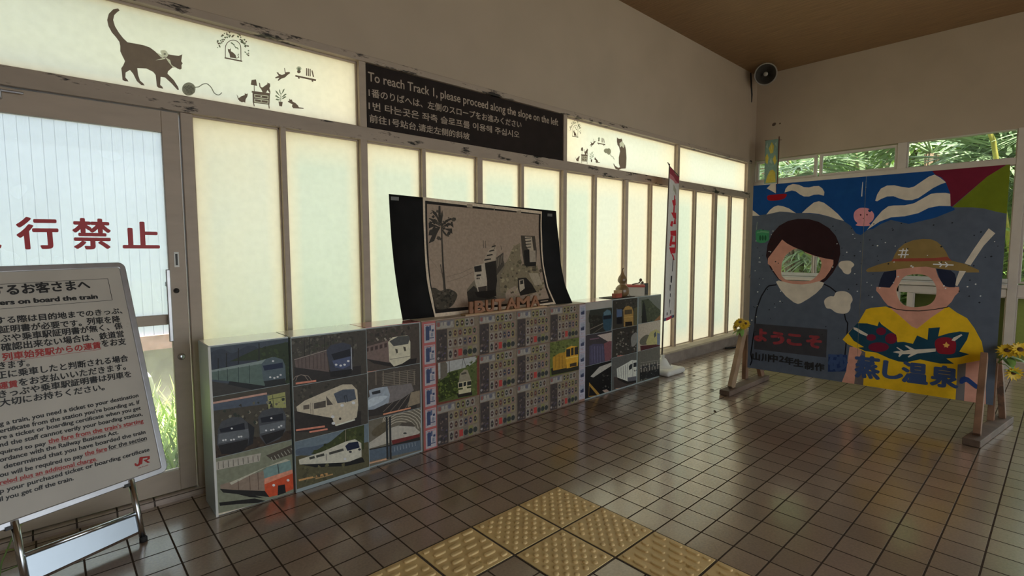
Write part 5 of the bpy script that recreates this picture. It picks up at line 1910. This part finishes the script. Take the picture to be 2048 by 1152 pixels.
def flower_bunch(name, label, c, heads, leaves, stems_to, sc_=1.0):
    t = thing(name, c, label, 'artificial flowers', 'sunflowers tied to the board stands')
    sm = MB()
    for h, nrm, r in heads:
        h, nrm = V(h), V(nrm).normalized()
        sm.tube([V(stems_to), (V(stems_to)+h)/2+V((0, 0, .02)), h-nrm*.006], .003, 5)
        pt = MB()
        a = nrm.cross(V((0, 0, 1))).normalized()
        b = nrm.cross(a)
        for ring, q in ((0, 1.0), (.25, .8)):
            for k in range(13):
                th_ = 2*PI*k/13+ring
                dr = a*math.cos(th_)+b*math.sin(th_)+nrm*(.18+ring)
                pt.blade(h+dr*r*.2, dr, nrm.cross(dr), r*q, r*.32, .12, 3, .1)
        o = pt.build('flower_head', YELLOW, t)
        MB().lathe([(0, .012), (r*.22, .012), (r*.34, .006), (r*.36, -.002), (0, -.006)], h, 14, nrm).build('flower_centre', FLCEN, o)
    for p, d_ in leaves:
        lf = MB().blade(p, d_, V(d_).cross(V((0, 0, 1))).normalized(), .075*sc_, .04*sc_, .3, 4, .12)
        lf.build('leaf', LEAF, t)
    sm.build('stem', LEAF, t)
    return t


flower_bunch('sunflower_bunch', 'small bunch of yellow flowers on top of the left stand', (-1.85, -.70, .56),
             [((-1.87, -.66, .605), (-.9, .3, .5), .042), ((-1.88, -.72, .60), (-.9, -.4, .4), .042), ((-1.89, -.69, .625), (-.9, 0, .7), .045), ((-1.88, -.645, .57), (-.8, .7, .1), .04), ((-1.87, -.735, .615), (-.8, -.5, .6), .038)],
             [((-1.87, -.69, .56), (-.6, .2, -.5)), ((-1.87, -.70, .56), (-.6, -.3, -.6)), ((-1.86, -.67, .55), (-.5, .5, -.3)), ((-1.87, -.71, .55), (-.6, .05, -.8))], (-1.845, -.70, .56))
flower_bunch('sunflower_bunch', 'loose yellow sunflowers tied to the right stand', (-1.72, -2.53, .50),
             [((-1.75, -2.545, .60), (-.8, .1, .8), .055), ((-1.74, -2.61, .615), (-.8, -.2, .6), .055), ((-1.73, -2.585, .445), (-.8, -.4, -.2), .05), ((-1.74, -2.575, .59), (-.5, 0, .9), .05)],
             [((-1.73, -2.55, .555), (-.3, -.8, .1)), ((-1.73, -2.58, .55), (-.3, -.9, -.1)), ((-1.73, -2.53, .54), (-.5, -.5, -.3)), ((-1.73, -2.54, .46), (-.3, -.9, .05)), ((-1.73, -2.56, .55), (-.6, -.2, -.2))], (-1.72, -2.50, .50), 1.2)

# ================================================================== BANNERS
bn = thing('nobori_banner', (-1.945, .12, 0), 'white nobori banner with red brush lettering on a white plastic base', 'banner')
MB().tube([(-1.945, .12, .05), (-1.91, .12, 1.2), (-1.87, .12, 2.24)], .011, 8, rs=[.009, .008, .006]).build('pole', mat('banner_pole_paint', (.12, .09, .07), .45, var=.2), bn)
MB().tube([(-1.93, .105, 2.245), (-1.87, .12, 2.215), (-1.49, .22, 2.15)], .005, 6).build('cross_bar', BLACKM, bn)


def flag_pt(u, v, off=0.0):
    """u across from the pole, v up"""
    a = V((-1.925+.06*v, .122, .55+1.66*v))
    b = V((-1.54+.05*v, .215+.005*v, .55+1.595*v))
    p = a*(1-u)+b*u
    w = math.sin(u*5+v*7)*.012*math.sin(PI*u)
    return p+V((-.36, .93, 0))*(-w-off)


FA = Art(lambda a, b: (a, b), 1.0)
WH, RDF = (.66, .64, .60), (.58, .035, .05)
L_ = lambda c, t: FA.local(parse(t), c)
L_(WH, "0,0 1,0 1,1 0,1")
L_((.30, .05, .07), "0,.955 1,.955 1,1 0,1")
L_((.55, .2, .22), "0,.93 .6,.93 1,.955 0,.96")
L_((.40, .38, .30), ".35,.87 .8,.86 .8,.90 .35,.91")
for t_ in (".3,.80 .7,.83 .75,.79 .4,.77", ".45,.84 .6,.85 .55,.72 .42,.70", ".3,.72 .8,.74 .85,.70 .5,.69", ".6,.70 .75,.70 .8,.66 .5,.65", ".35,.665 .5,.67 .45,.63 .3,.635",
           ".35,.60 .85,.62 .9,.58 .4,.57", ".4,.57 .55,.57 .5,.50 .36,.50", ".75,.58 .9,.58 .9,.50 .75,.49", ".4,.53 .9,.54 .9,.52 .4,.51", ".36,.49 .9,.50 .85,.46 .5,.45", ".5,.46 .7,.44 .8,.41 .72,.41"): L_(RDF, t_)
for t_ in (".62,.30 .72,.30 .72,.25 .62,.255", ".56,.24 .66,.235 .63,.19 .56,.2", ".6,.18 .68,.175 .66,.15 .59,.155", ".54,.145 .64,.13 .5,.08 .44,.085", ".66,.42 .72,.42 .71,.33 .67,.33"): L_((.05, .05, .055), t_)
L_((.2, .18, .18), ".2,.035 .3,.035 .3,.055 .2,.055")
L_((.22, .2, .2), ".6,.035 .75,.035 .75,.06 .6,.06")
L_((.10, .12, .18), "0,-.0 1,0 1,.02 0,.02")
L_((.52, .06, .10), ".2,0 .8,0 .8,.02 .2,.02")
FA.grid = [((0, i/30), (1, i/30)) for i in range(1, 30)]+[((i/6, 0), (i/6, 1)) for i in range(1, 6)]
FA.build('flag_cloth', lambda u, v: flag_pt(u, v), paint_mat('banner_cloth', .8, spec=.1, var=.05), bn)
MB().box(-2.12, -1.765, -.07, .242, 0, .062).build('base', WHITEP, bn, .03, 4)
MB().lathe([(.118, .055), (.112, .068), (.085, .074), (.07, .095), (.045, .14), (.034, .152), (.02, .154), (.02, .19), (.011, .19), (0, .19)], (-1.945, .11, 0), 28).build('base_dome', WHITEP, bn)
MB().lathe([(0, 0), (.013, 0), (.013, .014), (0, .014)], (-1.90, .055, .08), 10, (.3, -.6, .7)).build('base_plug', GREYP, bn)

f2 = thing('small_flag', (.60, -.07, 0), 'thin teal and yellow flag on a slim pole in the far corner', 'banner')
MB().tube([(.60, -.07, .05), (.60, -.068, 1.5), (.60, -.066, 2.85)], .008, 7).tube([(.60, -.10, 2.80), (.60, .12, 2.825)], .004, 5).build('pole', mat('rusty_pole', (.14, .06, .05), .6, var=.2), f2)
MB().lathe([(0, 0), (.14, 0), (.14, .05), (.03, .09), (.02, .12), (0, .12)], (.60, -.07, 0), 20).build('base', GREYP, f2)
FA = Art(lambda a, b: (a, b), 1.0)
L_((.20, .30, .25), "0,0 1,0 1,1 0,1")
for t_ in (".3,.8 .5,.95 .7,.85 .65,.7 .45,.68", ".05,.62 .2,.7 .3,.6 .2,.45 .05,.5", ".6,.55 .8,.65 .9,.5 .75,.42", ".1,.02 .9,.02 .8,.25 .6,.32 .4,.3 .2,.18"): L_((.52, .42, .08), t_)
for t_ in (".35,.5 .5,.6 .55,.45", ".05,.85 .2,.95 .25,.8", ".75,.9 .9,.95 .9,.8"): L_((.32, .40, .34), t_)
L_((.58, .50, .16), ".42,.88 .52,.9 .58,.8 .5,.76")
FA.build('flag_cloth', lambda u, v: V((.60+.015*math.sin(v*6), .11-.17*u, 2.23+.59*v)), paint_mat('thin_flag_cloth', .8, spec=.1, var=.08), f2)

# ================================================================== HORN SPEAKER, WALL WIRE
hs = thing('horn_speaker', (.52, .10, 3.70), 'grey horn speaker under the ceiling corner', 'speaker')
hc, hd_ = V((.50, .10, 3.69)), (CAM-V((.50, .10, 3.69))).normalized()
hd_ = (hd_+V((0, 0, -.05))).normalized()
MB().lathe([(.135, .0), (.138, .004), (.140, .012), (.134, .016), (.120, .004), (.09, -.045), (.06, -.085), (.04, -.11), (.03, -.12), (0, -.12)], hc, 32, hd_).build('horn_inside', mat('dark_horn_throat', (.05, .045, .04), .6), hs)
MB().lathe([(.136, -.002), (.143, .006), (.143, .014), (.136, .018), (.128, .012)], hc, 32, hd_).build('rim', GREYP, hs)
MB().lathe([(.138, .002), (.12, -.03), (.085, -.075), (.06, -.11), (.055, -.2), (.04, -.22), (0, -.22)], hc, 28, hd_).build('horn_shell', GREYP, hs)
MB().lathe([(0, .0), (.022, -.006), (.028, -.02), (.02, -.06), (0, -.09)], hc, 18, hd_).build('phase_plug', mat('pale_phase_plug', (.45, .43, .38), .5), hs)
MB().tube([hc-hd_*.14, (.60, .17, 3.78), (.60, .17, ZC)], .014, 8).lathe([(0, 0), (.05, 0), (.05, -.012), (0, -.012)], (.60, .17, ZC), 16).build('bracket', BLACKM, hs)
tag(MB().tube([(.68, YW-.004, 3.815), (.70, YW-.008, 3.65), (.735, YW-.006, 3.52), (.74, YW-.004, 3.42)], .011, 7, rs=[.009, .012, .013, .006]).build('hanging_wire', BLACKM), 'short black wire hanging down the wall beside the horn speaker', 'wire')
fl = MB()
for y, z, r_ in ((.13, 3.10, .03), (.05, 3.095, .012)): fl.lathe([(0, 0), (r_, 0), (r_*.7, .004), (0, .005)], (XB, y, z), 9, (-1, .1, .2))
tag(fl.build('plaster_chip', DARKWOOD), 'dark chipped spot in the plaster right of the corner', 'chip')

# ================================================================== TACTILE PAVING, FLOOR LITTER
X0, Y0, T = -4.761, -.926, .155


def tact_plate(i, j):
    return X0+T*i+.006, X0+T*(i+2)-.006, Y0-T*(j+2)+.006, Y0-T*j-.006


def tact(i, j, kind, label, group):
    x0, x1, y0, y1 = tact_plate(i, j)
    t = thing('tactile_tile', ((x0+x1)/2, (y0+y1)/2, 0), label, 'tactile tile', group)
    MB().box(x0, x1, y0, y1, -.002, .004).build('plate', TACT, t, .0015)
    mb = MB()
    cx, cy = (x0+x1)/2, (y0+y1)/2
    if kind == 'dot':
        pts = [(a, b) for a in range(-2, 3) for b in range(-2, 3)]+[(a+.5, b+.5) for a in range(-2, 2) for b in range(-2, 2)]
        for a, b in pts: mb.lathe([(.0128, 0), (.0118, .0032), (.0085, .0058), (.004, .0069), (0, .0071)], (cx+a*.0595, cy+b*.0595, .004), 12)
        mb.build('dome_studs', TACT, t)
    else:
        for r_ in range(6):
            c = -.122+r_*.0488
            off = (r_*.027) % .0815
            s_ = -.141+off-.0815
            while s_ < .141:
                a0, a1 = max(s_, -.138), min(s_+.062, .138)
                if a1-a0 > .016:
                    n = 6
                    w = .0105
                    ring = [(a1-w+w*math.cos(-PI/2+PI*q/n), w*math.sin(-PI/2+PI*q/n)) for q in range(n+1)]+[(a0+w+w*math.cos(PI/2+PI*q/n), w*math.sin(PI/2+PI*q/n)) for q in range(n+1)]
                    m_ = len(ring)
                    am = (a0+a1)/2

                    def pt(a, b, z): return (cx+a, cy+b+c, .004+(z-.004)*1.3) if kind == 'barx' else (cx+b+c, cy+a, .004+(z-.004)*1.3)
                    vs = [pt(a, b, .004) for a, b in ring]+[pt(am+(a-am)*.96, b*.85, .0078) for a, b in ring]+[pt(am+(a-am)*.9, b*.55, .0092) for a, b in ring]
                    fs = [(q, (q+1) % m_, m_+(q+1) % m_, m_+q) for q in range(m_)]+[(m_+q, m_+(q+1) % m_, 2*m_+(q+1) % m_, 2*m_+q) for q in range(m_)]+[tuple(range(2*m_, 3*m_))]
                    mb.add(vs, fs, False)
                s_ += .0815
        mb.build('guide_bars', TACT, t)


GT = 'yellow tactile paving tiles in the floor'
for i, j, w in ((-2, 0, 'far'), (-4, 0, 'left'), (-2, 2, 'right'), (-4, 2, 'near')): tact(i, j, 'dot', 'yellow dotted tactile tile, the %s one of the four' % w, GT)
tact(-6, 0, 'barx', 'yellow barred tactile tile touching the left dotted tile', GT)
tact(-8, 0, 'barx', 'yellow barred tactile tile further left along the strip, second from the dotted ones', GT)
tact(-2, 4, 'bary', 'yellow barred tactile tile touching the right dotted tile', GT)
tact(-2, 6, 'bary', 'yellow barred tactile tile cut off by the lower edge of the photo', GT)
# darker joints round the tactile tiles
struct('trim_10', MB().box(X0-T*8.0, X0+.002, Y0-T*2, Y0+.004, -.003, .0012).box(X0-T*4, X0, Y0-T*4, Y0-T*2, -.003, .0012).box(X0-T*2, X0, Y0-T*8, Y0-T*4, -.003, .0012), mat('dark_joint_mortar', (.085, .062, .045), .85, var=.2))
DL = mat('dry_leaf', (.10, .06, .035), .8, var=.3)
for (x, y, a), w in (((-1.33, .06, .3), 'near the foot of the kerb'), ((-1.85, -.22, 1.2), 'right of the banner base'), ((-2.21, -.60, 2.0), 'left of the board stand'), ((-2.84, -.92, .7), 'in the bright patch of floor')):
    tag(MB().blade((x, y, .004), (math.cos(a), math.sin(a), .12), (-math.sin(a), math.cos(a), .1), .045, .022, .1, 3, .2).build('dry_leaf', DL), 'small dark dry leaf on the tiles %s' % w, 'leaf', 'dry leaves on the floor')
tag(MB().tube([(-.20, .22, .010), (-.05, .17, .010), (.12, .12, .010), (.26, .14, .010), (.36, .235, .014)], .010, 7).build('floor_cable', RUBBER), 'dark cable lying on the floor by the far end of the kerb', 'cable')
